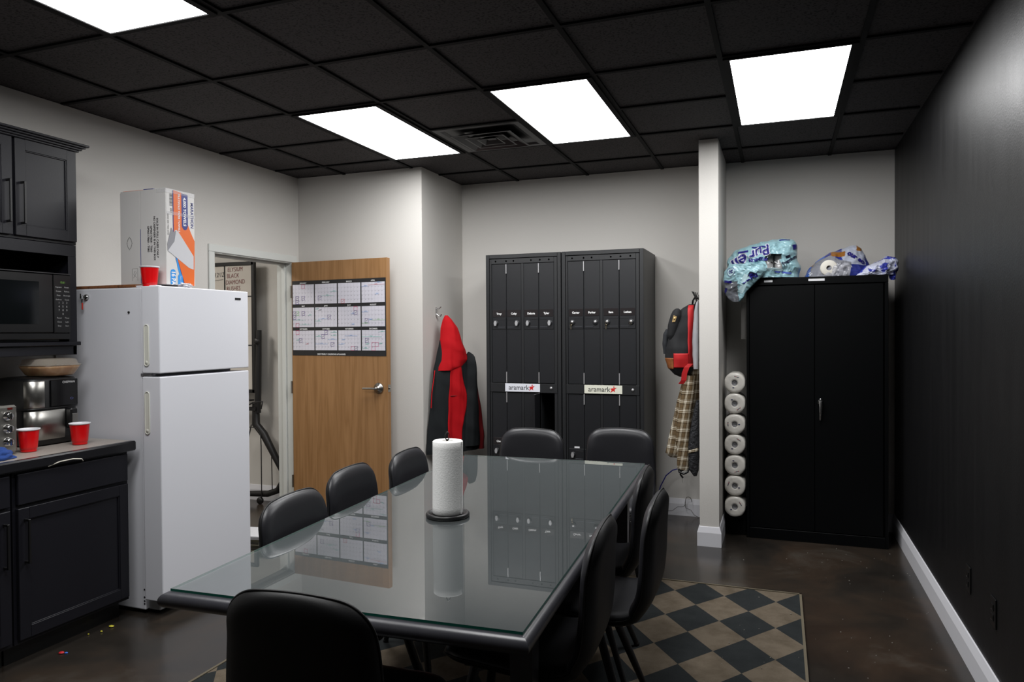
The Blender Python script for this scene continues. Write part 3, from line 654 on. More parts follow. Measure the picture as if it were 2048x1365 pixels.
# countertop
ct_m = P('speckled_laminate', (150, 143, 136), .35, mott=((168, 161, 153), 260., .42, .62)); cte_m = P('countertop_black_edge', (24, 24, 27), .3)
t = thing('countertop', 'grey laminate countertop with a black front edge over the base cabinets', 'countertop', (XL+.32, 2.2, .869))
w = MB(); w.box(XL+.003-t.location[0], -3.1505-t.location[0], 1.55-2.2, 2.836-2.2, 0, .045, ct_m); kid(w, 'laminate_top', t)
w = MB(); w.cbox(-3.150-t.location[0], -3.112-t.location[0], 1.55-2.2, 2.8395-2.2, -.003, .0462, cte_m, .007); w.box(XL+.01-t.location[0], -3.1505-t.location[0], 2.8365-2.2, 2.8395-2.2, 0.001, .0445, cte_m); kid(w, 'front_edge', t)
w = MB(); w.tube([(-3.120, 2.36, .866), (-3.108, 2.41, .880), (-3.10, 2.47, .883), (-3.108, 2.52, .874), (-3.125, 2.54, .861)], .0028, P('string_white', (196, 192, 180), .7), 6); tag(w.build('string'), 'short white string poking out above the cabinet drawer', 'string')

# wall cabinet and microwave shelf
t = thing('wall_cabinet', 'charcoal two-door wall cabinet with a crown moulding above the microwave', 'cabinet', (-3.6, 2.44, 1.93)); ox, oy, oz = t.location
X = -3.450-ox; y0, y1 = 2.100-oy, 2.783-oy
w = MB(); w.box(XL+.003-ox, X, y0, y1, 0, 2.42-oz, cab_m); kid(w, 'carcass', t, .002)
for a, b, hy in ((2.452-oy, 2.774-oy, 2.452-oy+.028), (2.112-oy, 2.438-oy, 2.438-oy-.028)):
    w = MB(); shaker(w, X+.0005, a, b, 1.945-oz, 2.412-oz, cab_m); d = w.build('door', t); w = MB(); bar(w, X+.019, hy, 2.000-oz, 2.205-oz); w.build('handle', d)
w = MB()
for k, (e, z0, z1) in enumerate(((.006, 2.413, 2.424), (.016, 2.422, 2.434), (.028, 2.432, 2.443), (.040, 2.441, 2.453))): w.cbox(XL+.003-ox, X+.02+e, y0-.002, y1+e, z0-oz, z1-oz, cab_m, .003)
w.build('crown_moulding', t)
t = thing('microwave_shelf', 'open black shelf unit holding the microwave under the wall cabinet', 'shelf unit', (-3.6, 2.44, 1.36)); ox, oy, oz = t.location; y1 = 2.779-oy
w = MB(); w.box(XL+.003-ox, X, y1-.02, y1, 0, .568, cab_m); w.box(XL+.003-ox, X, y0, y0+.02, 0, .568, cab_m); w.box(XL+.003-ox, XL+.012-ox, y0+.021, y1-.021, .052, .568, cab_m); w.cbox(X+.0005, X+.002, y0, y1+.001, .5105, .568, cab_m, .0005)
w.cbox(X+.0005, X+.002, y1-.045, y1+.001, .0685, .51, cab_m, .0005); w.box(X-.02, X+.0003, y0+.021, y1-.021, .512, .567, cab_m); kid(w, 'side_panels', t)
w = MB(); w.cbox(XL+.003-ox, X+.018, y0-.01, y1+.012, .048, .068, cab_m, .003); w.cbox(XL+.02-ox, X, y0+.02, y1-.001, 0, .047, cab_m, .002); w.build('shelf_board', t)
mw = P('microwave_black', (13, 13, 14), .3); mwd = P('microwave_window', (9, 12, 13), .12)
t = thing('microwave', 'black microwave oven with a keypad on the open shelf', 'microwave', (-3.6, 2.44, 1.429)); ox, oy, oz = t.location
X = -3.425-ox
w = MB(); w.cbox(XL+.02-ox, X-.02, 2.13-oy, 2.728-oy, .012, .345, mw, .004); w.build('housing', t)
w = MB(); w.cbox(X-.02, X, 2.13-oy, 2.632-oy, .045, .340, mw, .004); w.cbox(X-.018, X+.001, 2.17-oy, 2.56-oy, .085, .30, mwd, .003); d = w.build('door', t)
w = MB(); w.cbox(X-.02, X+.001, 2.634-oy, 2.728-oy, .045, .340, mw, .003); w.build('control_panel', t)
kt = P('keypad_print', (170, 170, 170), .6)
w = MB(); dg_ = P('lit_clock_digits', (90, 130, 50), .5, emit=.15)
w.text('12:31', .013, (X+.0015, 2.683-oy, .300), dg_, FX, bold=.0003)
for r_, row in enumerate(('123', '456', '789', ' 0 ')):
    for c_, ch_ in enumerate(row):
        if ch_ != ' ': w.text(ch_, .014, (X+.0015, 2.662-oy+.021*c_, .197-.019*r_), kt, FX)
for r_, (a, b) in enumerate((('Popcorn', 'Potato'), ('Frozen', 'Reheat'), ('Pizza', 'Beverage'), ('Defrost', 'Cook'))):
    w.text(a, .010, (X+.0015, 2.660-oy, .276-.021*r_), kt, FX); w.text(b, .010, (X+.0015, 2.705-oy, .276-.021*r_), kt, FX)
for z, a, b in ((.120, 'Power', 'Timer'), (.100, 'Clock', 'Light'), (.080, 'Stop', 'Start')): w.text(a, .010, (X+.0015, 2.663-oy, z), kt, FX); w.text(b, .010, (X+.0015, 2.705-oy, z), kt, FX)
w.build('keypad', t)
w = MB(); w.cbox(X-.03, X+.004, 2.13-oy, 2.728-oy, .341, .347, P('microwave_trim', (70, 70, 72), .3, .8), .001); w.build('top_trim', t)
w = MB(); w.cbox(X-.02, X-.001, 2.13-oy, 2.728-oy, .012, .043, mw, .003); w.build('lower_trim', t)
w = MB(); w.cbox(XL+.05-ox, X-.05, 2.15-oy, 2.70-oy, 0, .012, black, .002); w.build('foot', t)

# air fryer
t = thing('air_fryer', 'black and stainless air fryer on the countertop beside the refrigerator', 'air fryer', (-3.545, 2.625, .915))
def sq(a, R, p=5.): c_, s_ = cos(a), sin(a); k = (abs(c_)**p+abs(s_)**p)**(-1/p); return R*k*c_, R*k*s_
def rsq(w, prof, m, a0=0., a1=2*pi, n=48, p=5., sx=1.):
    cl = abs(a1-a0-2*pi) < 1e-6; vs = []; nn = n if cl else n+1
    for R, z in prof:
        for k in range(nn): x, y = sq(a0+(a1-a0)*k/n, R, p); vs.append((x*sx, y, z))
    fs = [(i*nn+k, i*nn+(k+1) % nn, (i+1)*nn+(k+1) % nn, (i+1)*nn+k) for i in range(len(prof)-1) for k in range(nn if cl else nn-1)]
    w.add(vs, fs, m, True)
w = MB(); rsq(w, [(0, .002), (.125, .002), (.138, .006), (.140, .04), (.140, .32), (.134, .333), (.10, .338), (0, .340)], black); w.build('housing', t)
w = MB(); rsq(w, [(.1405, .030), (.144, .034), (.146, .10), (.146, .172), (.1405, .176)], steel, -.95, .28); w.build('basket_front', t)
w = MB(); rsq(w, [(.1405, .186), (.144, .190), (.144, .318), (.1405, .322)], steel, -.95, -.42); w.build('steel_band', t); w = MB(); rsq(w, [(.1405, .186), (.144, .190), (.144, .318), (.1405, .322)], steel, .80, 1.15); w.build('steel_band', t); w = MB(); rsq(w, [(.1405, .030), (.144, .034), (.144, .172), (.1405, .176)], steel, .50, 1.15); w.build('steel_band', t)
w = MB(); rsq(w, [(.1405, .180), (.147, .182), (.147, .186), (.1405, .188)], black, -1.2, 1.2); w.build('trim_ring', t)
w = MB(); w.cbox(.142, .185, .045, .085, .075, .178, black, .008); w.cbox(.184, .188, .049, .081, .080, .150, steel, .002); w.build('basket_handle', t)
w = MB(); w.cbox(.140, .1475, -.035, .115, .190, .324, P('gloss_black', (10, 10, 12), .15), .003); cp_ = w.build('touch_panel', t)
w = MB(); w.text('CHEFMAN', .015, (.1482, .062, .309), P('panel_print', (190, 190, 190), .5), FX, bold=.0003); w.tube([(.148, .078+.008*cos(a*pi/8), .225+.005*sin(a*pi/8)) for a in range(16)], .0006, P('panel_print_blue', (110, 120, 200), .5), 4, closed=True); w.build('lettering', cp_)
# wooden salad bowls with clear lids stacked on the fryer
def film(name, rgb, alpha=1., rough=.3): return P(name, rgb, rough, alpha=alpha, coat=.2, spec=.6)
bowl_m = P('tan_bowl', (196, 160, 122), .3, mott=((170, 128, 92), 18., .4, .6), coat=.3)
def bowlmb(z0, R, H, m): 
    w = MB(); rsq(w, [(0, z0), (R*.72, z0), (R*.8, z0+.006), (R*.95, z0+H*.75), (R*1.0, z0+H), (R*.98, z0+H), (R*.92, z0+H*.7), (R*.76, z0+.01), (0, z0+.008)], m, p=3.2); return w
t = thing('lidded_bowl', 'tan bowl with a clear plastic lid on top of the air fryer', 'bowl', (-3.50, 2.665, 1.2565))
bowlmb(0, .118, .050, bowl_m).build('bowl', t)
w = MB(); rsq(w, [(.119, .0505), (.124, .052), (.124, .057), (.112, .060), (.104, .082), (.086, .088), (0, .089)], film('lid_clear', (200, 190, 176), .35, .15), p=3.2); w.build('lid', t)

# toaster oven
st2 = P('toaster_silver', (158, 156, 150), .32, .85)
t = thing('toaster_oven', 'silver toaster oven with round knobs at the left end of the countertop', 'toaster oven', (-3.46, 2.14, .915))
w = MB(); w.cbox(-.15, .14, -.21, .21, .012, .222, st2, .012); w.build('housing', t)
w = MB(); w.cbox(.139, .160, .115, .213, .010, .228, st2, .010); cp_ = w.build('control_panel', t)
for z in (.180, .122, .062):
    w = MB(); RX = Matrix.Rotation(pi/2, 3, 'Y'); w.lathe([(.021, 0), (.021, .004), (.018, .006), (.017, .020), (.014, .023), (0, .023)], chrome, (.160, .164, z), 24, RX); w.cbox(.182, .190, .160, .168, z-.016, z+.016, chrome, .002); w.build('knob', cp_)
w = MB(); w.cbox(.160, .1615, .165, .188, .208, .218, P('dark_red_lamp', (80, 20, 16), .3), .0005); w.build('indicator', cp_)
w = MB(); w.cbox(.139, .152, -.19, .108, .03, .205, P('oven_glass', (16, 20, 20), .08), .004); w.tube([(.172, -.15, .195), (.172, .085, .195)], .008, st2, 10); w.build('glass_door', t)
# blue cloth
w = MB()
def cl(u, v):
    a = 2*pi*v; k = 1+.25*nz(cos(a)*1.3, sin(a)*1.3, u*3, 1.5); r_ = .078*sqrt(max(0, 1-(1-u)**2)) if u < .5 else .078*sqrt(max(0, 1-(1-u)**2))
    x = .075*sin(pi*min(u, 1)*.5)*k*cos(a); y = .095*sin(pi*u*.5)*k*sin(a); z = .060*cos(pi*u*.5)*(1+.3*nz(cos(a)*u*3, sin(a)*u*3, 5, 2.))
    return (x, y, max(.001, z))
w.grid(cl, 26, 40, P('blue_terry_cloth', (34, 66, 132), .95, bump=(400, .5, .003)), closed_v=True)
o = w.build('cloth'); o.location = (-3.238, 2.20, .9155); o.scale = (.8, .85, .9); tag(o, 'crumpled blue cloth on the countertop by the left red cup', 'cloth')

# ---------------------------------------------------------------- dining table
TC = (-1.123, 2.690); TR = .047
t = thing('dining_table', 'long charcoal table with rounded edges under a glass sheet', 'table', (TC[0], TC[1], .0), TR)
hw, hl = .529, 1.150
w = MB(); zc, rr_ = .734, .0215
prof = [(.10, .756)] + [(rr_-rr_*sin(a*pi/12), zc+rr_*cos(a*pi/12)) for a in range(13)] + [(.10, .712)]
for k in range(4):
    vs = []
    for e, z in prof:
        cs = [(-hw+e, -hl+e), (hw-e, -hl+e), (hw-e, hl-e), (-hw+e, hl-e)]; vs += [(*cs[k], z), (*cs[(k+1) % 4], z)]
    w.add(vs, [(2*q, 2*q+1, 2*q+3, 2*q+2) for q in range(len(prof)-1)][::1], table_m, True)
for z in (.756, .712): w.add([(-hw+.1, -hl+.1, z), (hw-.1, -hl+.1, z), (hw-.1, hl-.1, z), (-hw+.1, hl-.1, z)], [(0, 1, 2, 3)], table_m)
w.build('table_top', t)
w = MB(); e = .10
for a in ((-.38, .38, -.75, -.728), (-.38, .38, .968, .99), (-.38, -.358, -.7275, .9675), (.358, .38, -.7275, .9675)): w.cbox(a[0], a[1], a[2], a[3], .635, .712, table_m, .002)
w.build('apron', t)
for sx in (-1, 1):
    for sy in (-1, 1):
        w = MB(); x, y = sx*(hw-.125), sy*(hl-(.38 if sy < 0 else .145))
        for (h0, r0), (h1, r1) in zip([(.0118, .026), (.60, .034), (.635, .037)], [(.60, .034), (.635, .037), (.712, .037)]):
            vs = [(x+i*r, y+j*r, h) for h, r in ((h0, r0), (h1, r1)) for i, j in ((-1, -1), (1, -1), (1, 1), (-1, 1))]
            w.add(vs, [(0, 1, 5, 4), (1, 2, 6, 5), (2, 3, 7, 6), (3, 0, 4, 7), (3, 2, 1, 0), (4, 5, 6, 7)], table_m)
        w.build('leg', t)
teal = P('glass_cut_edge', (34, 128, 108), .2)
gx, gy = .507, 1.124
w = MB(); z0, z1 = .7565, .7635
w.add([(-gx, -gy, z1), (gx, -gy, z1), (gx, gy, z1), (-gx, gy, z1)], [(0, 1, 2, 3)], glass_m)
vs = [(-gx, -gy, z0), (gx, -gy, z0), (gx, gy, z0), (-gx, gy, z0), (-gx, -gy, z1), (gx, -gy, z1), (gx, gy, z1), (-gx, gy, z1)]
w.add(vs, [(0, 1, 5, 4), (1, 2, 6, 5), (2, 3, 7, 6), (3, 0, 4, 7)], teal)
o = w.build('glass_sheet'); o.location = (TC[0], TC[1], 0); o.rotation_euler = (0, 0, TR); tag(o, 'clear glass sheet with a green edge lying on the table', 'glass sheet')

# ---------------------------------------------------------------- paper towel on its stand
t = thing('towel_holder', 'black round countertop stand holding the paper towel roll', 'towel holder', (-1.186, 2.500, .7637))
w = MB(); w.lathe([(0, 0), (.079, 0), (.083, .004), (.083, .012), (.079, .017), (.073, .017), (.070, .013), (0, .013)], black, n=48); w.build('base', t)
w = MB(); w.tube([(0, 0, .012), (0, 0, .294)], .0045, P('dark_wire', (46, 44, 42), .35, .7), 10); w.tube([(.0+.008*sin(a*pi/9), 0, .306-.016*cos(a*pi/9)) for a in range(19)], .002, P('dark_wire', (46, 44, 42), .35, .7), 6); w.build('post', t)
m, nt, b, tc = nodes_of('embossed_paper_towel', (232, 232, 230), .85, .2); pt_m = m
v = N(nt, 'ShaderNodeTexVoronoi', Scale=190.); nt.links.new(tc.outputs['Object'], v.inputs['Vector']); bp_ = N(nt, 'ShaderNodeBump', Strength=.25); bp_.inputs['Distance'].default_value = .0015
nt.links.new(v.outputs['Distance'], bp_.inputs['Height']); nt.links.new(bp_.outputs[0], b.inputs['Normal'])
w = MB(); H = .276; R = .0575
prof = [(.019, .003), (R-.003, .0), (R, .003)] + [(R, .003+(H-.006)*k/12) for k in range(1, 13)] + [(R-.003, H), (.019, H), (.019, H-.03)]
w.lathe(prof, pt_m, n=64); w.grid(lambda u, v: (lerp(R+.0005, R+.004, v)*cos(.25+.5*v*.25), lerp(R+.0005, R+.004, v)*sin(.25+.5*v*.25), .002+u*(H-.004)), 10, 6, pt_m)
w.lathe([(.0195, H-.03), (.021, H-.001), (.0195, H+.0005)], P('card_core', (120, 96, 72), .8), n=24)
o = w.build('paper_towel_roll'); o.location = (-1.186, 2.500, .7637+.0135); o.rotation_euler = (0, .012, -.4); tag(o, 'white embossed paper towel roll standing upright on the glass table', 'paper towel')

# ---------------------------------------------------------------- chairs
CP = [(.215, .448), (.17, .460), (.06, .452), (-.06, .443), (-.150, .441), (-.214, .464), (-.250, .522), (-.262, .60), (-.266, .68), (-.270, .77), (-.274, .858)]
def cr(P_, t):
    n = len(P_)-1; x = min(max(t, 0), .99999)*n; i = int(x); f = x-i
    p0 = Vector(P_[max(i-1, 0)]); p1 = Vector(P_[i]); p2 = Vector(P_[i+1]); p3 = Vector(P_[min(i+2, n)])
    return .5*((2*p1)+(p2-p0)*f+(2*p0-5*p1+4*p2-p3)*f*f+(3*p1-p0-3*p2+p3)*f**3)
_s = [cr(CP, k/400) for k in range(401)]; _l = [0]
for a, b in zip(_s, _s[1:]): _l.append(_l[-1]+(b-a).length)
LT = _l[-1]
def at_len(d):
    d = min(max(d, 0), LT)
    import bisect
    i = min(max(bisect.bisect_left(_l, d), 1), 400); f = (d-_l[i-1])/max(_l[i]-_l[i-1], 1e-9)
    p = _s[i-1].lerp(_s[i], f); tg = (_s[i]-_s[i-1]).normalized(); return p, Vector((tg.y, -tg.x)) * 1.0
def halfw(d):
    W_ = .193 + .026*sin(pi*min(max(d/LT, 0), 1)*1.0)
    for dd, rx, ry, q in ((d, .09, .10, 2.), (LT-d, .084, .088, 2.15)):
        if dd < ry: W_ -= rx*(1-max(0, 1-((ry-dd)/ry)**q)**(1/q))
    return W_
def shell_pt(s, v, off):
    # s in 0..1 sampled denser at both ends; v -1..1 denser at the edges
    d = LT*(.5-.5*cos(pi*s)); W_ = halfw(d); x = sin(v*pi/2)*W_; k = abs(sin(v*pi/2)); q = x/.20
    p, n = at_len(d - .016*q*q*(d/LT)**10)
    wd = abs(halfw(min(d+.002, LT))-halfw(max(d-.002, 0)))/.004
    es = max(0, min(1, (W_-abs(x))/.050/sqrt(1+wd*wd))); et = max(0, min(1, d/.050, (LT-d)/.050))
    pad = sqrt(max(0, 1-(1-es)**2))*sqrt(max(0, 1-(1-et)**2))
    fwd = .016*k**3*(1 if d > .45 else .5)*min(1, (LT-d)/.12, d/.12)
    o = n*(off*pad + fwd)          # normal points up on the seat, forward on the back
    return (x, p.x+o.x, p.y+o.y)
def crease(s):
    d = LT*(.5-.5*cos(pi*s)); return 1-.12*exp(-((d-.43)/.014)**2)
def make_chair(label, loc, rz):
    t = thing('dining_chair', label, 'chair', loc, rz, group='black padded dining chairs around the table')
    NU, NV = 56, 25
    front = lambda u, v: shell_pt(u, 2*v-1, .027*crease(u))
    back = lambda u, v: shell_pt(u, 2*v-1, -.026)
    lim = .505
    w = MB(); w.grid(front, NU, NV, leather_m, pick=lambda u, v: u < lim); w.build('seat', t)
    w = MB(); w.grid(front, NU, NV, leather_m, pick=lambda u, v: u >= lim); w.build('backrest', t)
    w = MB(); w.grid(lambda u, v: back(u, 1-v), NU, NV, shell_m); w.build('shell', t)
    w = MB(); pts = [shell_pt(k/70, -1, 0) for k in range(71)] + [shell_pt(1, k/10-1, 0) for k in range(1, 20)] + [shell_pt(1-k/70, 1, 0) for k in range(71)] + [shell_pt(0, 1-k/10, 0) for k in range(1, 20)]
    q = [pts[0]]
    for p in pts[1:]:
        if (Vector(p)-Vector(q[-1])).length > .004: q.append(p)
    w.tube(q, .0036, shell_m, 6, closed=True); w.build('piping', t)
    w = MB(); w.box(-.10, .10, -.03, .13, .408, .420, leg_m); w.box(-.115, -.09, -.07, .15, .405, .416, leg_m); w.box(.09, .115, -.07, .15, .405, .416, leg_m); w.build('seat_bracket', t)
    for sx in (-1, 1):
        for a, b in (((.10*sx, .115), (.205*sx, .20)), ((.10*sx, -.055), (.200*sx, -.205))):
            w = MB(); w.tube([(a[0], a[1], .416), (lerp(a[0], b[0], .5), lerp(a[1], b[1], .5), .21), (b[0], b[1], .0035)], [.016, .0155, .0115], leg_m, 14)
            w.lathe([(0, 0), (.0125, 0), (.013, .004), (.0125, .012), (0, .012)], black, (b[0], b[1], 0), 12); w.build('leg', t)
    return t
RUGZ = .0118
ch0 = make_chair('black padded chair at the near end of the table, seen from behind', (-1.050, 1.655, RUGZ), 0.03)
for (x, y, rz, lb) in (
    (-1.432, 2.255, -pi/2+.05, 'black padded chair on the left side of the table nearest the refrigerator'),
    (-1.525, 2.79, -pi/2+.05, 'black padded chair in the middle of the left side, in front of the oak door'),
    (-1.500, 3.27, -pi/2+.05, 'black padded chair on the left side farthest back, beside the wall corner'),
    (-1.430, 3.945, pi-.02, 'black padded chair at the far end of the table in front of the left locker'),
    (-.905, 4.11, pi+.03, 'black padded chair at the far end of the table in front of the right locker'),
    (-.788, 2.20, pi/2+.06, 'black padded chair on the right side nearest the camera, tucked under the table'),
    (-.815, 3.12, pi/2+.06, 'black padded chair on the right side farthest back, tucked under the table'),
    (-.690, 2.67, pi/2+.02, 'black padded chair on the right side, pulled out over the patterned rug')):
    dup(ch0, (x, y, RUGZ), rz, lb)

# ---------------------------------------------------------------- lockers
logo_red = P('logo_red', (205, 30, 28), .5); logo_k = P('logo_black', (26, 26, 28), .5)
keym = P('key_brass', (150, 140, 118), .3, .9)
def star(w, x, y, z, s, m):
    pts = [(-.5, -.55), (-.28, -.05), (-.52, .18), (-.10, .26), (.12, .30), (.62, .38), (.24, .04), (.30, -.42), (-.02, -.18)]
    w.prism([(a*s, b*s) for a, b in pts], Matrix.Translation((x, y, z)) @ Matrix(((1, 0, 0), (0, 0, 1), (0, 1, 0))).to_4x4(), -.0004, .0004, m)
    w.lathe([(0, .0004), (s*.12, .0004), (s*.12, -.0004)], m, (x+s*.12, y, z+s*.50), 14, RY)
def locker(x0, x1, yf, names, label, keys, sign_x, sign_c, plates_low, opened):
    cx = (x0+x1)/2; t = thing('locker_cabinet', label, 'locker', (cx, (yf+YB)/2, 0), group='black eight-door locker cabinets'); oy = t.location[1]
    f = yf-oy; bk = YB-.02-oy; a, b = x0+.002-cx, x1-.002-cx; H = 2.066
    w = MB(); w.box(a, a+.004, f+.030, bk, 0, H, locker_m); w.box(b-.004, b, f+.030, bk, 0, H, locker_m); w.box(a+.004, b-.004, bk-.004, bk, 0, H, locker_m); w.box(a+.004, b-.004, f+.030, bk-.004, H-.004, H, locker_m)
    w.box(a+.004, b-.004, f+.030, bk-.004, 1.01, 1.04, locker_m); w.box(a+.004, b-.004, f+.030, bk-.004, .06, .075, locker_m)
    for q in (.25, .5, .72): w.box(lerp(a, b, q)-.002, lerp(a, b, q)+.002, f+.030, bk-.004, .075, H-.004, locker_m)
    w.cbox(a+.0285, b-.0285, f, f+.0295, H-.030, H, locker_m, .002); w.cbox(a, a+.028, f, f+.0295, 0, H, locker_m, .002); w.cbox(b-.028, b, f, f+.0295, 0, H, locker_m, .002); w.cbox(a+.0285, b-.0285, f, f+.0295, 0, .06, locker_m, .002)
    w.build('cabinet_body', t)
    A, B = a+.030, b-.030; w = MB()
    w.cbox(A+.0145, B-.0265, f+.007, f+.0285, H-.072, H-.033, locker_m, .001); w.cbox(A+.0005, B-.0025, f+.004, f+.028, .992, 1.062, locker_m, .001); w.cbox(A+.0145, B-.0265, f+.007, f+.0285, .065, .10, locker_m, .001)
    w.cbox(A, A+.014, f+.008, f+.029, .065, H-.033, locker_m, .001); w.cbox(B-.026, B-.002, f+.008, f+.029, .065, H-.033, locker_m, .001)
    mx_ = (A+.014+B-.026)/2; w.cbox(mx_-.010, mx_+.010, f+.010, f+.0275, .101, H-.073, locker_m, .001)
    w.build('door_frame', t)
    w = MB()
    for k in (.09, .25, .36, .62, .75, .88): w.lathe([(0, .0012), (.0065, .0012), (.0065, -.001)], P('hole_black', (3, 3, 3), .9, spec=0.), (lerp(A, B, k), f+.0068, H-.052), 12, RY)
    w.build('vent_holes', t)
    L0, R0 = A+.016, B-.028; dw = (mx_-.011-L0)/2
    cols = [(L0, L0+dw-.002), (L0+dw+.001, mx_-.011), (mx_+.011, mx_+.011+dw-.002), (mx_+.011+dw+.001, R0)]
    for row, (z0, z1) in enumerate(((1.066, H-.075), (.104, .988))):
        for c, (p, q) in enumerate(cols):
            if opened and row == 1 and c == 3:
                w = MB(); 
                w.cbox(p-.004, p+.004, f-.118, f+.012, z0, z1, locker2_m, .001); d = w.build('locker_door', t); d['label'] = 'locker door standing open'
                continue
            w = MB(); w.cbox(p, q, f+.011, f+.026, z0, z1, locker2_m, .0015); d = w.build('locker_door', t)
            zc = 1.530 if row == 0 else .530
            if row == 1 and c > 1: continue
            w = MB(); w.cbox(p+.003, q-.003, f+.007, f+.0112, zc-.048, zc+.045, locker2_m, .001)
            s_ = 1 if c % 2 == 0 else -1; lx = (p+.034) if c % 2 == 0 else (q-.034)
            hx0, hx1 = (lx+.018, q-.008) if s_ > 0 else (p+.008, lx-.018)
            w.cbox(hx0, hx1, f+.0045, f+.0075, zc-.034, zc-.029, P('pull_edge', (88, 90, 96), .3, .6), .0008); w.cbox(hx0, hx1, f+.0055, f+.0075, zc+.026, zc+.030, locker2_m, .0008)
            w.lathe([(.022, 0), (.022, .003), (.018, .005), (0, .005)], locker2_m, (lx, f+.0072, zc), 20, RY)
            w.build('pull_recess', d)
            w = MB(); w.lathe([(.010, 0), (.0095, .006), (.007, .008), (0, .008)], zinc, (lx, f+.003, zc+.004), 16, RY)
            if keys[row] == 'hasp': w.prism([(lx-.012, zc), (lx-.006, zc+.018), (lx+.006, zc+.018), (lx+.012, zc), (lx+.007, zc-.020), (lx-.007, zc-.020)], Matrix.Translation((0, 0, 0)) @ Matrix(((1, 0, 0), (0, 0, 1), (0, 1, 0))).to_4x4(), f-.012, f-.005, zinc)
            w.build('lock', d)
            if keys[row] == 'key' and c != 1:
                w = MB(); w.tube([(lx-.004+.010*cos(k*pi/6), f-.006-.002*sin(k*pi/6), zc-.006+.010*sin(k*pi/6)) for k in range(12)], .001, keym, 5, closed=True)
                if c in (0, 2): w.cbox(lx-.010, lx-.004, f-.008, f-.006, zc-.052, zc-.014, keym, .0005); w.lathe([(0, .001), (.007, .001), (.007, 0)], keym, (lx-.007, f-.007, zc-.022), 10, RY)
                w.build('keys', d)
            nm = names[row][c] if c < len(names[row]) else None
            if nm:
                w = MB(); w.cbox(p+.006, q-.006, f+.0085, f+.0112, zc+.048, zc+.103, P('name_plate_dark', (36, 32, 33), .25), .0008)
                w.text(nm, .021, ((p+q)/2, f+.0082, zc+.073), gw, bold=.0009); o = w.build('name_plate', d)
            elif row == 1 and plates_low and c == 0:
                w = MB(); w.cbox(p+.045, p+.085, f+.0095, f+.0112, zc+.050, zc+.062, white_paper, .0003); w.build('blank_label', d)
    for x_ in (L0+dw, mx_+.011+dw):
        for za, zb in ((H-.150, H-.078), (1.066, 1.150), (.912, .990)):
            w = MB(); w.tube([(x_, f+.006, za), (x_, f+.006, zb)], .0042, zinc, 8); o = w.build('hinge_pin', t)
    w = MB(); w.cbox(sign_x[0]-cx, sign_x[1]-cx, f+.0015, f+.0045, .997, 1.060, sign_c, .0006)
    sm = (sign_x[0]+sign_x[1])/2-cx; sw = sign_x[1]-sign_x[0]
    w.text('aramark', .054, (sm-sw*.105, f+.001, 1.028), logo_k, bold=.0002, sx=.93); star(w, sm+sw*.265, f+.001, 1.028, .042, logo_red); o = w.build('logo_sign', t)
    w = MB(); w.lathe([(.010, 0), (.0095, .006), (.006, .008), (0, .008)], zinc, (B-.052, f+.004, 1.030), 16, RY); w.build('door_frame_lock', t)
    return t
lk1 = locker(-2.170, -1.553, 5.300, (('Troy', 'Coby', 'Dakota', 'Tyler'), ('Cierra',)), 'left black locker cabinet with four named upper doors and one lower door open', ('hasp', 'hasp'), (-2.012, -1.727), P('sign_white', (226, 228, 236), .35), False, True)
lk2 = locker(-1.549, -.926, 5.296, (('Carter', 'Parker', 'Sam', 'Lathan'), ()), 'right black locker cabinet with keys hanging in its upper door locks', ('key', 'hasp'), (-1.375, -1.088), P('sign_cream', (224, 224, 208), .35), True, False)

# ---------------------------------------------------------------- storage cabinet
t = thing('storage_cabinet', 'tall black two-door storage cabinet in the alcove right of the partition', 'cabinet', (.222, 5.60, 0)); ox, oy = t.location[0], t.location[1]
x0, x1, yf = -.218-ox, .676-ox, 5.364-oy
w = MB(); w.box(x0, x1, yf+.024, 5.825-oy, 0, 1.826, bcab_m); w.cbox(x0, x1, yf, yf+.0235, 1.776, 1.826, bcab_m, .002); w.cbox(x0+.0185, x1-.0185, yf+.002, yf+.0235, .0, .075, bcab_m, .002)
w.cbox(x0, x0+.018, yf+.002, yf+.0235, .0, 1.7755, bcab_m, .002); w.cbox(x1-.018, x1, yf+.002, yf+.0235, .0, 1.7755, bcab_m, .002); w.build('cabinet_body', t, bevel=.0015)
xm = .2255-ox
for k, (a, b) in enumerate(((x0+.021, xm-.0015), (xm+.0015, x1-.030))):
    w = MB(); w.cbox(a, b, yf+.003, yf+.022, .08, 1.770, bcab_m, .002); d = w.build('door', t)
    if k: 
        w = MB(); hx = .261-ox; w.cbox(hx-.014, hx+.014, yf-.012, yf+.003, .955, .985, chrome, .005); w.tube([(hx, yf-.014, .975), (hx+.001, yf-.022, .940), (hx, yf-.020, .89), (hx-.002, yf-.016, .848)], [.0125, .012, .009, .006], chrome, 12); w.lathe([(0, .006), (.006, .005), (.007, 0)], chrome, (hx, yf-.012, .990), 12, RY); w.build('lever_handle', d)
w = MB(); w.cbox(.186-ox, .288-ox, yf-.0012, yf+.0005, 1.796, 1.812, white_paper, .0004); w.build('shelf_label', t)
w = MB(); w.cbox(-.10-ox, -.045-ox, yf-.0012, yf+.0005, 1.796, 1.811, white_paper, .0004); w.build('shelf_label', t)

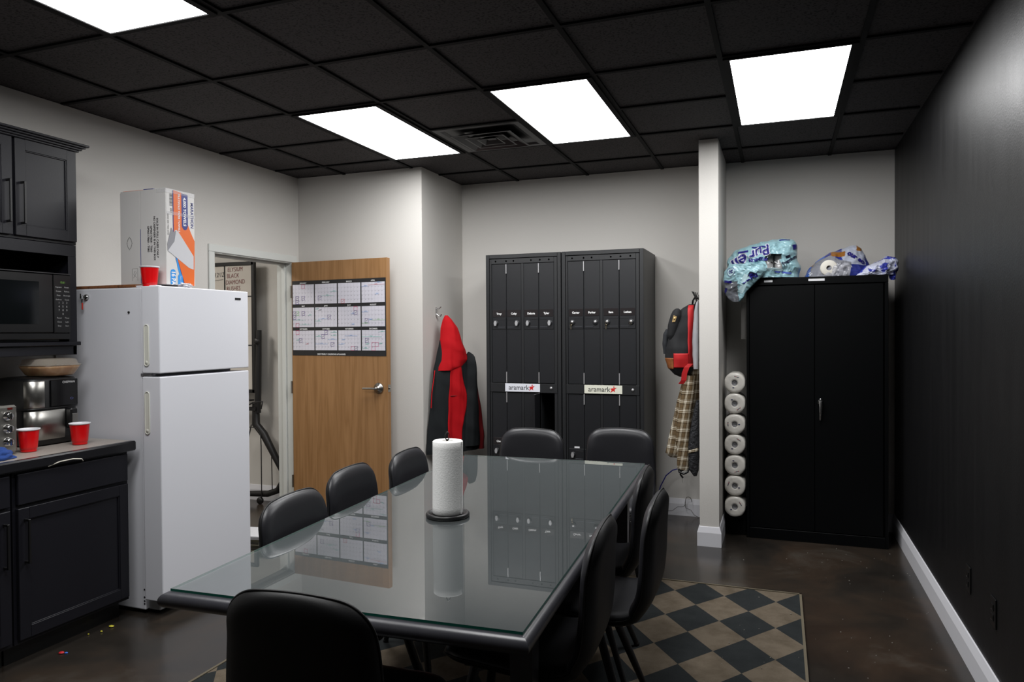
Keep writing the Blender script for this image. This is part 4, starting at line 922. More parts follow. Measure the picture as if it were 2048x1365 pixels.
# ---------------------------------------------------------------- wrapped toilet rolls stacked beside the cabinet
film_m = P('wrap_film_print', (226, 222, 214), .22, bump=(60, .35, .004)); tp_m = P('toilet_tissue', (222, 218, 208), .8, bump=(80, .2, .003))
dots = [P('dot_navy', (40, 44, 90), .5), P('dot_black', (36, 36, 40), .5), P('dot_red', (170, 40, 60), .5)]
places = ['bottom of the column', 'second from the bottom of the column', 'third from the bottom of the column', 'fourth from the bottom, in the middle of the column', 'third from the top of the column', 'second from the top of the column', 'top of the column']
zs = [.218, .366, .511, .657, .801, .947, 1.093]
for k, z in enumerate(zs):
    sd = k*1.7; t = thing('toilet_roll', 'wrapped toilet roll, %s beside the partition' % places[k], 'toilet roll', (-.297, 5.325, z), 0, 'wrapped toilet rolls in a column')
    w = MB(); n = 44; R = .0715
    R = .0735
    def rr(a, rad):
        q = rad*(1+.035*nz(cos(a)*1.6, sin(a)*1.6, sd, 1)); x, zz_ = q*cos(a), q*sin(a)
        return max(-.068, min(.070, x)), max(-.0712, min(.0712, zz_))
    vs = []; prof = [(.019, .030), (.0192, .004), (.030, .003), (.052, .002), (.064, .004), (.070, .010), (R, .022), (R, .200), (.068, .212), (.02, .214)]
    for rad, y in prof:
        for i in range(n):
            a = 2*pi*i/n; x, z_ = rr(a, rad); vs.append((x, y+.0016*nz(x*50, z_*50, sd), z_))
    fs = [(i*n+j, i*n+(j+1) % n, (i+1)*n+(j+1) % n, (i+1)*n+j) for i in range(len(prof)-1) for j in range(n)]
    w.add(vs, fs, film_m, True); w.build('wrapped_roll', t)
    w = MB(); w.lathe([(0, -.012), (.012, -.010), (.0195, -.003), (.0195, -.028)], P('core_grey', (120, 120, 122), .3, bump=(90, 1., .01)), (0, 0, 0), 20, RY, False); w.build('core', t)
    w = MB(); a0 = sd*1.3+.6
    for i in range(4):
        a = a0; cx_, cz = .045*cos(a), .045*sin(a); tx, tz = -sin(a), cos(a); w.lathe([(0, .001), (.0032, .001), (.0032, 0)], dots[(i+k) % 3], (cx_+tx*(i-1.5)*.008, -.0008+.0025, cz+tz*(i-1.5)*.008), 8, RY)
    w.cbox(-.03*cos(a0)-.006, -.03*cos(a0)+.006, .0005, .0016, -.035*sin(a0)-.003, -.035*sin(a0)+.003, dots[0], .0003); w.build('printed_marks', t)
# added support box coloured as the gap's shade and the hanging clear sleeve
w = MB(); w.cbox(-.366, -.228, 5.42, 5.70, .001, .147, P('gap_shade_black', (5, 5, 5), .9, spec=.1), .004); tag(w.build('gap_shade_box'), 'added support box coloured as the dark shade under the column of toilet rolls', 'box')
w = MB(); w.grid(lambda u, v: (-.2365+.040*(v-.5)+.002*nz(u*6, v*3, 1), 5.412+.006*nz(u*5, v*4, 3)+.02*sin(pi*v), lerp(1.40, 1.66, u)), 20, 10, P('cloudy_plastic', (120, 118, 115), .3, alpha=.4)); w.grid(lambda u, v: (-.2365+.040*(v-.5)+.002*nz(u*6, v*3, 1), 5.440-.006*nz(u*5, v*4, 3)-.01*sin(pi*v), lerp(1.40, 1.66, u)), 20, 10, P('cloudy_plastic', (120, 118, 115), .3, alpha=.4))
tag(w.build('hanging_plastic_sleeve'), 'cloudy plastic sleeve hanging on the left side of the storage cabinet', 'plastic sleeve')

# ---------------------------------------------------------------- soft things: lofted cloth and film
class Loft:
    """cross-sections (z, sL, sR, front, back) along direction D through P0; N points to the room"""
    def __init__(s, P0, D, rows, wob=None, clampx=None, p=1.0):
        s.P0 = Vector((P0[0], P0[1], 0)); s.D = Vector((D[0], D[1], 0)).normalized(); s.N = Vector((s.D.y, -s.D.x, 0)); s.rows = sorted(rows); s.wob = wob; s.cx = clampx; s.p = p
        s.z0, s.z1 = s.rows[0][0], s.rows[-1][0]
    def at(s, z, c, front):
        l, r, f, b = interp(s.rows, z); mid, hf = (l+r)/2, (r-l)/2; k = max(0, 1-c*c)**(.5*s.p)
        q = s.P0 + s.D*(mid+hf*c) + s.N*((f*k) if front else (-b*k)); q.z = z
        if s.wob: q += s.wob(mid+hf*c, z, 1 if front else -1, k, s)
        if s.cx is not None: q.x = max(q.x, s.cx) if s.cx < 0 else min(q.x, s.cx)
        return q
    def fn(s, u, v):
        a = 2*pi*v; return s.at(lerp(s.z0, s.z1, u), cos(a), sin(a) >= 0)
    def pos(s, z, sv, out=.002):
        l, r, f, b = interp(s.rows, z); c = max(-.999, min(.999, (sv-(l+r)/2)/((r-l)/2))); return s.at(z, c, True) + s.N*out
    def mesh(s, name, m, parent, pick=None, nu=50, nv=64, caps=False, smooth=True, thick=None):
        w = MB()
        pk = None
        if pick:
            def pk(u, v):
                z = lerp(s.z0, s.z1, u); l, r, f, b = interp(s.rows, z); return pick((l+r)/2+(r-l)/2*cos(2*pi*v), z, sin(2*pi*v) >= 0)
        w.grid(s.fn, nu, nv, m, closed_v=True, smooth=smooth, pick=pk)
        if caps: w.add([s.fn(0, k/nv) for k in range(nv)], [tuple(range(nv))], m); w.add([s.fn(1, k/nv) for k in range(nv)], [tuple(range(nv))[::-1]], m)
        o = w.build(name, parent)
        if thick: q = o.modifiers.new('thickness', 'SOLIDIFY'); q.thickness = thick
        return o

# hooded jacket on the return wall
red_c = P('jacket_red', (172, 10, 20), .8, bump=(500, .3, .002), spec=.2); blk_c = P('jacket_black', (26, 29, 31), .8, bump=(500, .3, .002), spec=.2); lin_c = P('jacket_lining', (70, 72, 72), .9)
t = thing('hooded_jacket', 'red and black hooded jacket hanging from a wall hook beside the lockers', 'jacket')
def wobj(sv, z, sd, k, L_):
    g = .022*nz(sv*11+z*1.2, z*1.6, 3)+.012*nz(sv*26, z*2.2+sv*4, 8); r_ = .010*max(0, nz(sv*6+z*7, z*5, 1)); return L_.N*(g*sd*k+r_*k)*min(1, (L_.z1-z)/.12+.2) + L_.D*.006*nz(z*9, sd*3, 5)
jb = Loft((-2.42, 5.4), (.55, .835), [(.500, -.348, .150, .055, .03), (.53, -.352, .160, .06, .04), (.85, -.305, .128, .075, .05), (1.0, -.290, .110, .08, .05), (1.17, -.268, .075, .08, .05), (1.30, -.235, .020, .075, .04), (1.40, -.21, -.03, .05, .03)], wobj, -2.604)

jb.mesh('body', blk_c, t, None, 60, 90)
def onto(name, L_, zr, sl_, sr_, m, parent, out=.004, nu=50, nv=16, thick=.003):
    """a panel sewn onto the front of a loft, with its own clean outline"""
    w = MB(); w.grid(lambda u, v: L_.pos(lerp(zr[0], zr[1], u), lerp(sl_(lerp(zr[0], zr[1], u)), sr_(lerp(zr[0], zr[1], u)), v), out), nu, nv, m)
    o = w.build(name, parent); q = o.modifiers.new('thickness', 'SOLIDIFY'); q.thickness = thick; q.offset = 0; return o
onto('front_strip', jb, (.502, 1.22), lambda z: lerp(-.192, -.165, (z-.5)/.7), lambda z: lerp(-.055, -.075, (z-.5)/.7)+.062*exp(-((z-.93)/.17)**2), red_c, t)
hd = Loft((-2.42, 5.4), (.55, .835), [(1.160, -.258, -.09, .085, .05), (1.185, -.255, -.01, .095, .06), (1.24, -.238, .045, .10, .06), (1.32, -.222, .015, .10, .05), (1.42, -.206, -.030, .085, .04), (1.50, -.200, -.062, .065, .03), (1.56, -.182, -.105, .045, .02), (1.597, -.160, -.135, .012, .01)], wobj, -2.604)
hd.mesh('hood', red_c, t, None, 50, 64, caps=True)
sl = Loft((-2.42, 5.4), (.55, .835), [(.498, .135, .208, .02, .035), (.60, .120, .205, .03, .04), (.9, .05, .165, .04, .05), (1.15, -.02, .108, .05, .05), (1.26, -.06, .060, .05, .04)], wobj, -2.604)
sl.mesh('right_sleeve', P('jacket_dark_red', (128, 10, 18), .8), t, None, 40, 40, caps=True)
s2 = Loft((-2.40, 5.385), (.55, .835), [(.54, -.045, .145, .05, .03), (.8, -.03, .130, .07, .03), (1.0, -.01, .110, .085, .03), (1.13, -.01, .092, .10, .03), (1.22, .0, .078, .10, .03), (1.27, .020, .068, .08, .02), (1.295, .034, .056, .04, .01), (1.302, .042, .050, .005, .005)], wobj, -2.604)
s2.mesh('side_panel', blk_c, t, None, 40, 40, caps=True)
w = MB(); w.tube([jb.pos(1.16, -.285, .01), jb.pos(1.10, -.30, .03)+Vector((0, -.02, 0)), jb.pos(.98, -.30, .03)+Vector((0, -.03, 0)), jb.pos(.87, -.30, .025)+Vector((0, -.035, 0))], .0035, red_c, 6); w.build('drawstring', t)
w = MB(); w.tube([jb.pos(.955, -.165, .003), jb.pos(.956, -.10, .003)], .0022, P('zip_dark', (60, 10, 14), .6), 5); w.build('pocket_zip', t)
t = thing('wall_hook', 'silver coat hook holding the red and black jacket', 'hook', (XA, 5.315, 1.62))
w = MB(); w.cbox(.0, .006, -.012, .012, -.03, .045, chrome, .002); w.build('plate', t)
w = MB(); w.tube([(.004, 0, .03), (.03, 0, .035), (.045, 0, .05)], [.005, .005, .006], chrome, 8); w.tube([(.004, 0, -.01), (.03, 0, -.03), (.038, 0, -.030), (.048, 0, -.012)], [.005, .005, .005, .006], chrome, 8); w.build('prong', t)

# hook rail, backpack, grey sweatshirt and plaid jacket on the partition
t = thing('hook_rack', 'black pronged coat rack on the left face of the partition', 'coat rack', (-.511, 5.25, 1.69))
w = MB(); w.cbox(-.012, 0, -.12, .16, -.02, .02, black, .003); w.build('rail', t)
for y in (-.09, -.06, -.03, .03, .09):
    w = MB(); w.tube([(-.006, y, 0), (-.030, y, -.005), (-.045, y, .02), (-.052+.1*(y+.03), y, .045)], [.004, .004, .0035, .003], black, 6); w.build('prong', t)
def wobb(sv, z, sd, k, L_): return L_.N*.010*sd*k*nz(sv*14, z*9, 4) + L_.D*.004*nz(z*14, sv*5, 2)
bk = P('backpack_black', (11, 12, 16), .8, bump=(600, .4, .002)); rd = P('backpack_red', (186, 26, 30), .6, bump=(300, .3, .002)); lt = P('backpack_leather', (142, 86, 44), .5, mott=((110, 62, 30), 30., .4, .7))
t = thing('backpack', 'black and red backpack with a brown leather base hanging on the partition', 'backpack')
bp1 = Loft((0, 5.25), (1, 0), [(1.138, -.665, -.615, .05, .05), (1.155, -.700, -.585, .10, .10), (1.20, -.742, -.560, .125, .12), (1.27, -.764, -.553, .135, .13), (1.34, -.762, -.550, .135, .13), (1.42, -.738, -.548, .125, .12), (1.50, -.712, -.545, .115, .11), (1.57, -.690, -.540, .10, .10), (1.62, -.645, -.540, .08, .08), (1.648, -.60, -.555, .03, .03)], wobb, p=.62)
base = lambda sv, z, f: z < 1.275 and z > 1.19 and sv < -.695
rband = lambda sv, z, f: 1.205 < z < 1.305 and -.695 <= sv < -.59
rstrip = lambda sv, z, f: z >= 1.205 and sv >= lerp(-.59, -.60, (z-1.2)/.44) and not rband(sv, z, f)
bp1.mesh('bag_body', bk, t, None, 60, 80)
onto('leather_base', bp1, (1.195, 1.272), lambda z: lerp(-.738, -.760, (z-1.2)/.07), lambda z: -.692, lt, t, .003, 12, 12)
onto('red_side_band', bp1, (1.205, 1.305), lambda z: -.690, lambda z: -.588, rd, t, .004, 12, 12)
onto('red_side_strip', bp1, (1.21, 1.642), lambda z: lerp(-.590, -.598, (z-1.2)/.44), lambda z: lerp(-.5545, -.548, (z-1.2)/.2) if z < 1.4 else lerp(-.548, -.560, (z-1.4)/.24), rd, t, .003, 40, 6)
w = MB(); 
def strap(w, pts, wd, th, m, sd=Vector((.97, .24, 0))):
    P_ = [Vector(p) for p in pts]; vs = []
    for i, p in enumerate(P_):
        d = (P_[min(i+1, len(P_)-1)]-P_[max(i-1, 0)]).normalized(); n_ = d.cross(sd).normalized()
        vs += [p+sd*a*wd+n_*b*th for a, b in ((-1, -1), (1, -1), (1, 1), (-1, 1))]
    L_ = len(P_); w.add(vs, [(i*4+k, i*4+(k+1) % 4, i*4+4+(k+1) % 4, i*4+4+k) for i in range(L_-1) for k in range(4)] + [(3, 2, 1, 0), (L_*4-4, L_*4-3, L_*4-2, L_*4-1)], m)
strap(w, [(-.575, 5.12, 1.235), (-.60, 5.11, 1.21), (-.615, 5.11, 1.17), (-.622, 5.115, 1.12), (-.640, 5.12, 1.095)], .018, .002, rd); w.build('dangling_strap', t)
w = MB(); strap(w, [(-.56, 5.25, 1.64), (-.545, 5.24, 1.67), (-.555, 5.25, 1.70), (-.572, 5.25, 1.675), (-.578, 5.26, 1.64)], .006, .003, black); w.build('grab_loop', t)
fl = Loft((0, 5.165), (1, 0), [(1.40, -.725, -.690, .02, .02), (1.43, -.738, -.675, .035, .03), (1.50, -.735, -.655, .045, .03), (1.57, -.718, -.640, .045, .03), (1.605, -.700, -.645, .03, .03), (1.618, -.680, -.660, .01, .01)], wobb); fl.mesh('top_flap', bk, t, None, 24, 30, caps=True)
w = MB(); w.lathe([(0, .002), (.009, .002), (.009, 0)], P('gold_badge', (190, 160, 110), .4, .6), (-.683, 5.118, 1.548), 10, RY); w.prism([(-.018, -.022), (-.006, .026), (.016, .016), (.004, -.02)], Matrix.Translation((-.683, 5.1185, 1.545)) @ Matrix(((1, 0, 0), (0, 0, 1), (0, 1, 0))).to_4x4(), -.001, .0, P('gold_badge', (190, 160, 110), .4, .6)); w.build('emblem', t)
fp = Loft((0, 5.22), (1, 0), [(1.30, -.775, -.735, .04, .04), (1.37, -.782, -.730, .055, .05), (1.44, -.775, -.720, .05, .05), (1.475, -.755, -.715, .03, .03)], wobb); fp.mesh('side_pocket', P('mesh_grey', (34, 36, 40), .9), t, None, 20, 30, caps=True)
t = thing('grey_sweatshirt', 'light grey sweatshirt hanging between the backpack and the partition', 'sweatshirt')
gs = Loft((0, 5.105), (1, 0), [(1.20, -.552, -.518, .025, .025), (1.30, -.560, -.516, .03, .028), (1.45, -.560, -.516, .03, .028), (1.58, -.550, -.516, .025, .025), (1.645, -.538, -.516, .02, .02), (1.665, -.53, -.518, .01, .01)], wobb)
gs.mesh('body', P('heather_grey', (150, 150, 154), .9, bump=(300, .4, .003)), t, None, 30, 30, caps=True)

m, nt, b, tc = nodes_of('plaid_flannel', (96, 80, 60), .9, .2); plaid = m
sp = N(nt, 'ShaderNodeSeparateXYZ'); nt.links.new(tc.outputs['Object'], sp.inputs[0])
def MB_(op, a, c=None, nt=nt):
    n = N(nt, 'ShaderNodeMath', operation=op)
    for i, x in enumerate((a, c)):
        if x is None: continue
        if isinstance(x, (int, float)): n.inputs[i].default_value = x
        else: nt.links.new(x, n.inputs[i])
    return n.outputs[0]
def bands(src, per, stops):
    fr = MB_('FRACT', MB_('DIVIDE', src, per)); r = nt.nodes.new('ShaderNodeValToRGB'); nt.links.new(fr, r.inputs[0]); r.color_ramp.interpolation = 'CONSTANT'
    e = r.color_ramp.elements
    while len(e) < len(stops): e.new(.5)
    for i, (p, c) in enumerate(stops): e[i].position = p; e[i].color = (c, c, c, 1)
    return r.outputs[0]
hx = MB_('ADD', MB_('ADD', sp.outputs[0], MB_('MULTIPLY', sp.outputs[1], .35)), MB_('MULTIPLY', sp.outputs[2], -.16))
S_ = [(0, .30), (.40, .10), (.47, .30), (.55, .85), (.62, .3), (.70, .95), (.80, .3), (.88, .6), (.93, .15)]
bx_ = bands(hx, .040, S_); bz_ = bands(sp.outputs[2], .066, S_)
av = MB_('MULTIPLY', MB_('ADD', bx_, bz_), .5); r = ramp(nt, av, [(.12, (40, 32, 24)), (.30, (98, 80, 56)), (.58, (170, 160, 140)), (.85, (232, 228, 216))]); nt.links.new(r.outputs[0], b.inputs['Base Color'])
t = thing('plaid_jacket', 'brown and cream plaid flannel jacket hanging below the backpack on the partition', 'jacket')
def wobp(sv, z, sd, k, L_): return L_.N*(.02*sd*k*nz(sv*16+z, z*2.5, 7)) + L_.D*.008*nz(z*7, sv*3, 6)
pj = Loft((0, 5.27), (1, 0), [(.560, -.740, -.560, .05, .05), (.585, -.772, -.555, .07, .07), (.75, -.735, -.535, .08, .08), (.95, -.690, -.530, .08, .08), (1.12, -.645, -.528, .07, .07), (1.19, -.615, -.527, .05, .05), (1.25, -.548, -.522, .02, .02), (1.42, -.532, -.520, .015, .015)], wobp)
pj.mesh('back_panel', plaid, t, None, 60, 70, caps=True)
ps = Loft((0, 5.165), (1, 0), [(.492, -.666, -.582, .028, .028), (.53, -.672, -.584, .035, .035), (.70, -.686, -.588, .042, .04), (.90, -.668, -.575, .045, .04), (1.08, -.636, -.555, .04, .04), (1.15, -.612, -.548, .02, .02)], wobp)
ps.mesh('sleeve', plaid, t, None, 50, 40, caps=True)
pb = Loft((0, 5.15), (1, 0), [(.455, -.560, -.538, .01, .02), (.50, -.588, -.522, .02, .03), (.65, -.600, -.518, .03, .03), (.80, -.578, -.518, .03, .03), (.98, -.545, -.518, .02, .03)], wobp)
pb.mesh('quilted_lining', P('quilted_black', (24, 25, 30), .7, bump=(45, 1., .02)), t, None, 40, 30, caps=True)
w = MB(); w.grid(lambda u, v: (lerp(-.592, -.525, v), 5.118-.01*sin(pi*v), .615+.020*u+.02*v), 5, 8, plaid); o = w.build('cuff', t); q = o.modifiers.new('t', 'SOLIDIFY'); q.thickness = .006
w = MB(); w.tube([(-.66, 5.14, .50), (-.655, 5.135, .478), (-.625, 5.13, .468), (-.60, 5.135, .480), (-.592, 5.14, .505)], .008, black, 8); w.build('sleeve_loop', t)

# blue cord, wire hanger
t = thing('blue_cord', 'thin blue cord ending in a black key clip near the back wall', 'cord')
w = MB(); cy = 5.70; w.tube([(-.925, cy+.04, .115), (-.90, cy+.02, .27), (-.872, cy, .355), (-.83, cy, .44), (-.78, cy, .485), (-.735, cy, .500), (-.712, cy, .498)], .0042, P('cord_blue', (26, 30, 120), .5), 8); w.build('cord', t)
w = MB(); w.tube([(-.738, cy, .499), (-.722, cy, .500)], .006, P('cord_green', (60, 110, 60), .5), 8); w.build('green_sleeve', t)
w = MB(); w.cbox(-.722, -.694, cy-.008, cy+.008, .482, .512, black, .006); w.tube([(-.715, cy, .49), (-.720, cy, .455), (-.708, cy, .440), (-.700, cy, .43)], .007, black, 8); w.tube([(-.700+.008*cos(k*pi/6), cy-.01, .468+.010*sin(k*pi/6)) for k in range(12)], .0018, chrome, 6, closed=True); w.tube([(-.706, cy-.006, .43), (-.704, cy-.006, .395)], .0012, P('chain_grey', (120, 120, 120), .4, .8), 5); w.build('key_clip', t)
for c in kids(t): c.location.z = -.105
w = MB(); hy = 5.80
def hp(X, Y):   # hanger outline, metres on the skirting
    return (-.843+(X-660)*.000289, hy, .138-(Y-515)*.000286-((X-760)*.0000155))
w.tube([hp(*p) for p in ((1345, 545), (1335, 490), (1310, 440), (1250, 415), (1200, 440), (1178, 500), (1168, 600), (1165, 690))], .0024, P('wire_dark', (70, 66, 56), .5, .6), 8)
w.tube([hp(*p) for p in ((1165, 560), (1160, 650), (1140, 680), (1110, 712), (960, 730), (890, 790), (830, 850), (660, 885), (400, 960), (120, 1010), (60, 1020), (120, 1030), (900, 1045), (1600, 1050), (1720, 1040), (1700, 1020), (1640, 993), (1400, 890), (1320, 770), (1180, 730), (1165, 690))], .0018, P('wire_dark', (70, 66, 56), .5, .6), 6)
o = w.build('wire_hanger'); tag(o, 'bent wire clothes hanger leaning on the white back skirting', 'hanger')

# ---------------------------------------------------------------- plastic packs on the storage cabinet
aqua = film('film_aqua', (150, 190, 199)); aqua2 = film('film_aqua_light', (186, 214, 220)); navyf = P('film_navy', (34, 30, 120), .3); whitef = P('film_white', (206, 210, 220), .3); greyf = film('film_clear_grey', (130, 134, 142), .55, .15)
def ridg(x, y, z): return 1-abs(nz(x, y, z))*2
def wobc(amp, fr, seed):
    def f(sv, z, sd, k, L_):
        r1 = ridg(sv*fr+z*fr*.5, z*fr-sv*fr*.4, seed+sd*.3); r2 = ridg(sv*fr*2.3-z*fr, z*fr*1.7+sv*fr, seed+5); r3 = ridg(sv*fr*4.1+z*fr*2, z*fr*3.6-sv*fr*1.5, seed+9)
        return L_.N*sd*amp*(r1*.7+r2*.45+r3*.22-.56)*(k**.5) + L_.D*amp*.55*nz(z*fr*2, sd*2, seed) + Vector((0, 0, amp*.5*nz(sv*fr*2, sd, seed+2)))*min(1, max(0, (z-L_.z0)/.04))
    return f
def draped(w, L_, body, size, x, z, m, rot=0., bold=0., sx=1., shear=0., out=.004):
    vs, fs = text_geo(body, size, bold, shear); c_, s_ = cos(rot), sin(rot)
    import bmesh
    bm = bmesh.new(); V = [bm.verts.new((a*sx*c_-b*s_, a*sx*s_+b*c_, 0)) for a, b, _ in vs]
    for f in fs:
        try: bm.faces.new([V[i] for i in f])
        except ValueError: pass
    for _ in range(4):
        E = [e for e in bm.edges if e.calc_length() > .008]
        if not E: break
        bmesh.ops.subdivide_edges(bm, edges=E, cuts=1); bmesh.ops.triangulate(bm, faces=bm.faces[:])
    bm.verts.index_update()
    w.add([L_.pos(z+v.co.y, x+v.co.x, out) for v in bm.verts], [tuple(v.index for v in f.verts) for f in bm.faces], m, True); bm.free()
def patch(w, L_, x0, x1, z0, z1, m, rot=0., out=.003, n=8, ell=False):
    cx_, cz_ = (x0+x1)/2, (z0+z1)/2
    def f(u, v):
        a, b = (u-.5)*(x1-x0), (v-.5)*(z1-z0)
        if ell: q = 2*pi*v; a, b = .5*(x1-x0)*u*cos(q), .5*(z1-z0)*u*sin(q)
        return L_.pos(cz_+a*sin(rot)+b*cos(rot), cx_+a*cos(rot)-b*sin(rot), out)
    w.grid(f, n, 20 if ell else n, m)
t = thing('tissue_pack', 'torn aqua plastic toilet paper pack slumped over the left corner of the storage cabinet', 'tissue pack')
PA = Loft((0, 5.50), (1, 0), [(1.829, -.355, .130, .165, .14), (1.87, -.362, .135, .17, .16), (1.93, -.358, .128, .17, .16), (1.98, -.345, .118, .16, .15), (2.02, -.318, .118, .145, .13), (2.05, -.265, .116, .13, .12), (2.075, -.19, .112, .10, .10), (2.094, -.10, .095, .06, .06), (2.106, -.02, .06, .012, .01)], wobc(.034, 7.5, 3), p=.8)
hole = lambda sv, z, f: f and -.085 < sv < .012 and 1.885 < z < 1.99
PA.mesh('pack_film', aqua, t, lambda a, b, c: not hole(a, b, c), 60, 90, caps=True, smooth=False)
PA.mesh('clear_window', clear_m, t, hole, 70, 110)
PD = Loft((0, 5.300), (1, 0), [(1.662, -.302, -.262, .008, .008), (1.69, -.340, -.235, .018, .016), (1.74, -.362, -.205, .028, .024), (1.78, -.368, -.170, .035, .028), (1.82, -.368, -.125, .042, .03), (1.87, -.360, -.085, .05, .03), (1.92, -.33, -.10, .04, .02)], wobc(.024, 10., 9), p=.8)
tailc = lambda sv, z, f: z < 1.80 and sv < lerp(-.262, -.275, (z-1.66)/.14)
PD.mesh('hanging_film', aqua, t, lambda a, b, c: not tailc(a, b, c), 44, 60, caps=True, smooth=False); PD.mesh('clear_corner', greyf, t, tailc, 60, 80)
w = MB(); draped(w, PA, 'ell', .125, -.255, 1.950, whitef, pi+.50, .009, 1., .2, .004); draped(w, PA, 'ell', .125, -.255, 1.950, navyf, pi+.50, .002, 1., .2, .0075)
draped(w, PA, 'Pur', .098, -.125, 2.012, whitef, pi+.36, .007, 1., .2, .004); draped(w, PA, 'Pur', .098, -.125, 2.012, navyf, pi+.36, .0015, 1., .2, .0075)
w.build('brand_lettering', t)
w = MB(); patch(w, PA, -.275, -.205, 2.008, 2.022, navyf, .12); patch(w, PA, -.185, -.075, 2.040, 2.050, navyf, -.05); patch(w, PA, .0, .07, 2.088, 2.095, navyf, .05); patch(w, PA, .085, .118, 2.02, 2.055, navyf, .3)
draped(w, PA, 'PREMIUM', .030, -.135, 1.955, navyf, pi+.05, .0015, 1.); draped(w, PA, 'Premium', .034, .068, 1.945, P('film_ink', (30, 36, 60), .4), .55, .0012, 1., 0, .006); patch(w, PA, .045, .075, 1.962, 1.980, P('film_ink', (30, 36, 60), .4), .4)
w.build('printed_marks', t); w = MB(); patch(w, PD, -.345, -.29, 1.842, 1.902, navyf, 0, .002, 8, True); patch(w, PD, -.342, -.293, 1.845, 1.899, aqua2, 0, .0035, 8, True); draped(w, PD, '20', .030, -.318, 1.875, navyf, pi, .001, 1., 0, .006)
patch(w, PD, -.36, -.31, 1.795, 1.812, navyf, .05); patch(w, PD, -.36, -.345, 1.70, 1.76, navyf, -.2); patch(w, PD, -.20, -.155, 1.825, 1.86, P('film_ink', (30, 36, 60), .4), -.3)
patch(w, PD, -.25, -.21, 1.72, 1.85, aqua2, -.35, .0025); patch(w, PD, -.24, -.185, 1.795, 1.805, navyf, .6)
draped(w, PD, 'Pu', .052, -.165, 1.835, navyf, .55, .002, 1.)
patch(w, PA, -.03, .08, 1.855, 1.866, P('film_mid_blue', (90, 110, 196), .3), -.12); patch(w, PA, -.10, .02, 1.872, 1.888, aqua2, -.08)
w.build('printed_marks', t)
w = MB(); w.lathe([(0, 0), (.043, 0), (.045, .004), (.045, .152), (.043, .156), (0, .156)], P('tissue_white', (214, 210, 204), .8), n=28)
for k, (x, y, lb) in enumerate(((-.084, 5.44, 'left white roll inside the window of the torn aqua pack'), (.012, 5.445, 'right white roll inside the window of the torn aqua pack'))):
    if k == 0: o = w.build('tissue_roll')
    else: o2 = o.copy(); C.objects.link(o2); o = o2
    o.location = (x, y, 1.829); tag(o, lb, 'toilet roll', 'rolls inside the aqua pack')

blu = film('film_royal_blue', (40, 50, 128)); bl2 = film('film_bright_blue', (44, 92, 180)); sil = film('film_silver_white', (172, 178, 194)); brn = P('film_brown', (140, 92, 40), .35)
t = thing('tissue_pack', 'torn blue and clear toilet paper pack on the right of the storage cabinet', 'tissue pack')
Q1 = Loft((0, 5.57), (1, 0), [(1.829, .168, .600, .165, .15), (1.86, .178, .595, .165, .15), (1.90, .205, .580, .155, .14), (1.94, .240, .572, .14, .12), (1.975, .290, .560, .12, .10), (2.00, .330, .545, .09, .08), (2.025, .405, .530, .06, .05), (2.044, .455, .50, .012, .01)], wobc(.024, 7., 21), p=.8)
clr = lambda sv, z, f: f and (sv < .45 and z < 1.975-(abs(sv-.33)*.45) and sv > .200)
bwn = lambda sv, z, f: ((.335 < sv < .425 and 1.965 < z < 2.003) or (.215 < sv < .235 and z < 1.97) or (.495 < sv < .53 and z > 2.005))
wht = lambda sv, z, f: .405 < sv < .55 and z > 1.905
brt = lambda sv, z, f: sv < .30 and not clr(sv, z, f)
Q1.mesh('clear_film', film('film_cloudy', (176, 178, 188), .5, .12), t, clr, 70, 120, smooth=False)
Q1.mesh('brown_print', brn, t, lambda a, b, c: bwn(a, b, c) and not clr(a, b, c), 70, 120); Q1.mesh('white_print', sil, t, lambda a, b, c: wht(a, b, c) and not bwn(a, b, c) and not clr(a, b, c), 70, 120)
Q1.mesh('bright_blue_film', bl2, t, lambda a, b, c: brt(a, b, c) and not bwn(a, b, c), 70, 120)
Q1.mesh('blue_film', blu, t, lambda a, b, c: not (wht(a, b, c) or bwn(a, b, c) or clr(a, b, c) or brt(a, b, c)), 70, 120)
w = MB(); draped(w, Q1, 'our so', .046, .492, 1.955, P('ink_deep_navy', (30, 26, 110), .4), -.62, .0022, 1., 0, .006); draped(w, Q1, 'S', .035, .20, 1.848, whitef, .2, .001, 1.); w.build('lettering', t)
Q2 = Loft((0, 5.50), (1, 0), [(1.829, .46, .735, .11, .10), (1.86, .50, .748, .12, .10), (1.89, .54, .750, .11, .09), (1.915, .60, .748, .085, .07), (1.94, .655, .738, .05, .04), (1.957, .675, .70, .01, .01)], wobc(.03, 10., 41), p=.8)
Q2.mesh('crumpled_film', P('film_mixed', (56, 64, 160), .25, coat=.3, mott=((196, 200, 220), 16., .47, .53)), t, None, 50, 80, smooth=False)
w = MB(); 
RT = RY
w.lathe([(.017, .0), (.05, 0), (.054, .003), (.055, .01), (.055, .095), (.05, .10), (.017, .10)], tp_m, n=40, T=RY); w.lathe([(.0172, .002), (.0172, -.0), (.0172, .1)], P('card_core', (120, 96, 72), .8), n=20, T=RY)
o = w.build('toilet_roll'); o.location = (.318, 5.505, 1.885); tag(o, 'loose white toilet roll seen through the clear film of the blue pack', 'toilet roll')
w = MB(); w.lathe([(.017, .0), (.04, 0), (.043, .003), (.043, .1), (.017, .10)], P('tissue_dim', (190, 190, 196), .8), n=30, T=RY); o = w.build('toilet_roll'); o.location = (.422, 5.515, 1.873); tag(o, 'smaller roll behind the clear film of the blue pack, right of the white roll', 'toilet roll')
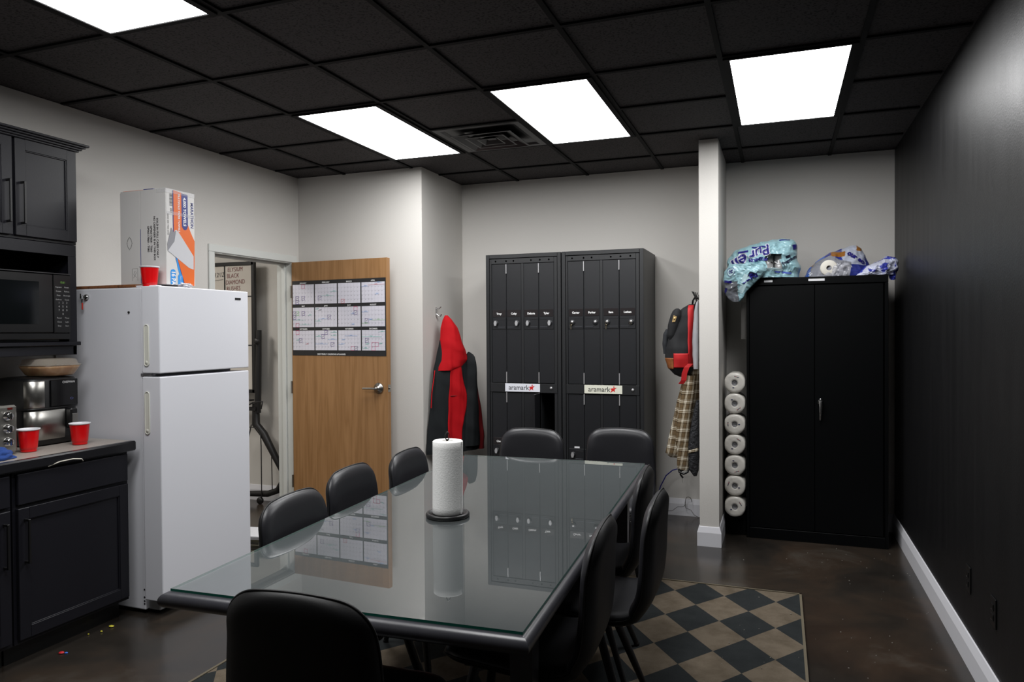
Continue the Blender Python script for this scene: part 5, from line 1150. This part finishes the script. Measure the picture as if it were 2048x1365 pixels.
# corner of film hanging past the cabinet edge
w = MB(); w.grid(lambda u, v: (lerp(.690, .728, v)+.008*nz(u*4, v*5, 2), 5.44+.02*nz(u*5, v*5, 7), lerp(1.832, 1.792+.02*abs(v-.5), u)), 10, 10, P('film_violet_blue', (60, 68, 160), .2), smooth=False); o = w.build('hanging_corner', t); q = o.modifiers.new('t', 'SOLIDIFY'); q.thickness = .004

# ---------------------------------------------------------------- small things
def outlet(y, z, label):
    t = thing('wall_outlet', label, 'outlet', (XR, y, z), group='black outlets low on the black wall')
    bo = P('outlet_black', (20, 20, 21), .3)
    w = MB(); w.cbox(-.006, -.0005, -.036, .036, -.058, .058, bo, .002); w.build('cover_plate', t)
    for dz in (-.02, .02):
        w = MB(); w.cbox(-.0085, -.0055, -.016, .016, dz-.014, dz+.014, bo, .003); w.box(-.0088, -.0083, -.008, -.006, dz-.004, dz+.006, black); w.box(-.0088, -.0083, .006, .008, dz-.004, dz+.006, black); w.build('socket', t)
outlet(3.650, .372, 'black outlet plate low on the black wall, farther from the camera'); outlet(3.255, .372, 'black outlet plate low on the black wall, nearer the camera')
# papers on the floor behind the fridge
for k in range(9):
    z = .004+k*.013; m_ = P('magazine_%d' % (k % 3), ((86, 84, 66), (140, 136, 118), (60, 58, 50))[k % 3], .5)
    if k > 6: m_ = white_paper
    w = MB(); w.cbox(-.14, .14, -.11, .11, 0, .011, m_, .001); o = w.build('magazine'); o.location = (-3.38+.01*nz(k*3.1), 3.99+.012*nz(k*1.7, 4), z); o.rotation_euler = (0, 0, .25+.2*nz(k*2.3, 9))
    tag(o, ('white sheet on top of the paper pile behind the refrigerator' if k == 8 else 'white folder near the top of the paper pile behind the refrigerator' if k == 7 else 'worn magazine in the low pile behind the refrigerator'), 'paper' if k > 6 else 'magazine', 'magazines piled behind the refrigerator' if k < 7 else None)
# bits on the floor
def bit(x, y, m, r, label, flat=False, name='crumb'):
    w = MB(); crumple(w, (0, 0, r*(.35 if flat else .8)), r*1.3, r, r*(.35 if flat else .8), m, x*7, 8, .6, 3.); o = w.build(name); o.location = (x, y, .001); tag(o, label, name.replace('_', ' ')); return o
yl = P('bit_yellow', (200, 190, 60), .6); lg = P('bit_grey', (150, 150, 150), .5)
bit(-3.266, 2.545, lg, .014, 'small grey ball of foil on the floor under the base cabinet', name='foil_ball')
bit(-3.095, 2.392, P('bit_red', (190, 30, 40), .5), .011, 'tiny red scrap on the floor in front of the base cabinet', True, 'scrap'); bit(-3.075, 2.400, P('bit_blue', (60, 110, 200), .5), .007, 'tiny blue scrap beside the red scrap on the floor', True, 'scrap')
bit(-3.136, 2.694, yl, .011, 'yellow scrap on the floor, largest of the yellow crumbs by the refrigerator', True, 'scrap')
bit(-3.128, 2.630, yl, .005, 'tiny yellow crumb on the floor, middle of the yellow crumbs'); bit(-3.160, 2.585, yl, .004, 'tiny yellow crumb on the floor, leftmost of the yellow crumbs')
o = None
w = MB()
for k in range(100):
    x, y = random.uniform(-.35, .74), random.uniform(2.2, 5.3); r_ = random.uniform(.0012, .0032)
    w.lathe([(0, .0015), (r_, .001), (r_*1.2, 0)], P('dust_white', (112, 110, 104), .8), (x, y, .0003 if x > .115 or y > 4.28 else .0125), 5)
o = w.build('floor_specks'); tag(o, 'pale specks of dust scattered over the dark floor and rug', 'dust', kind='stuff')
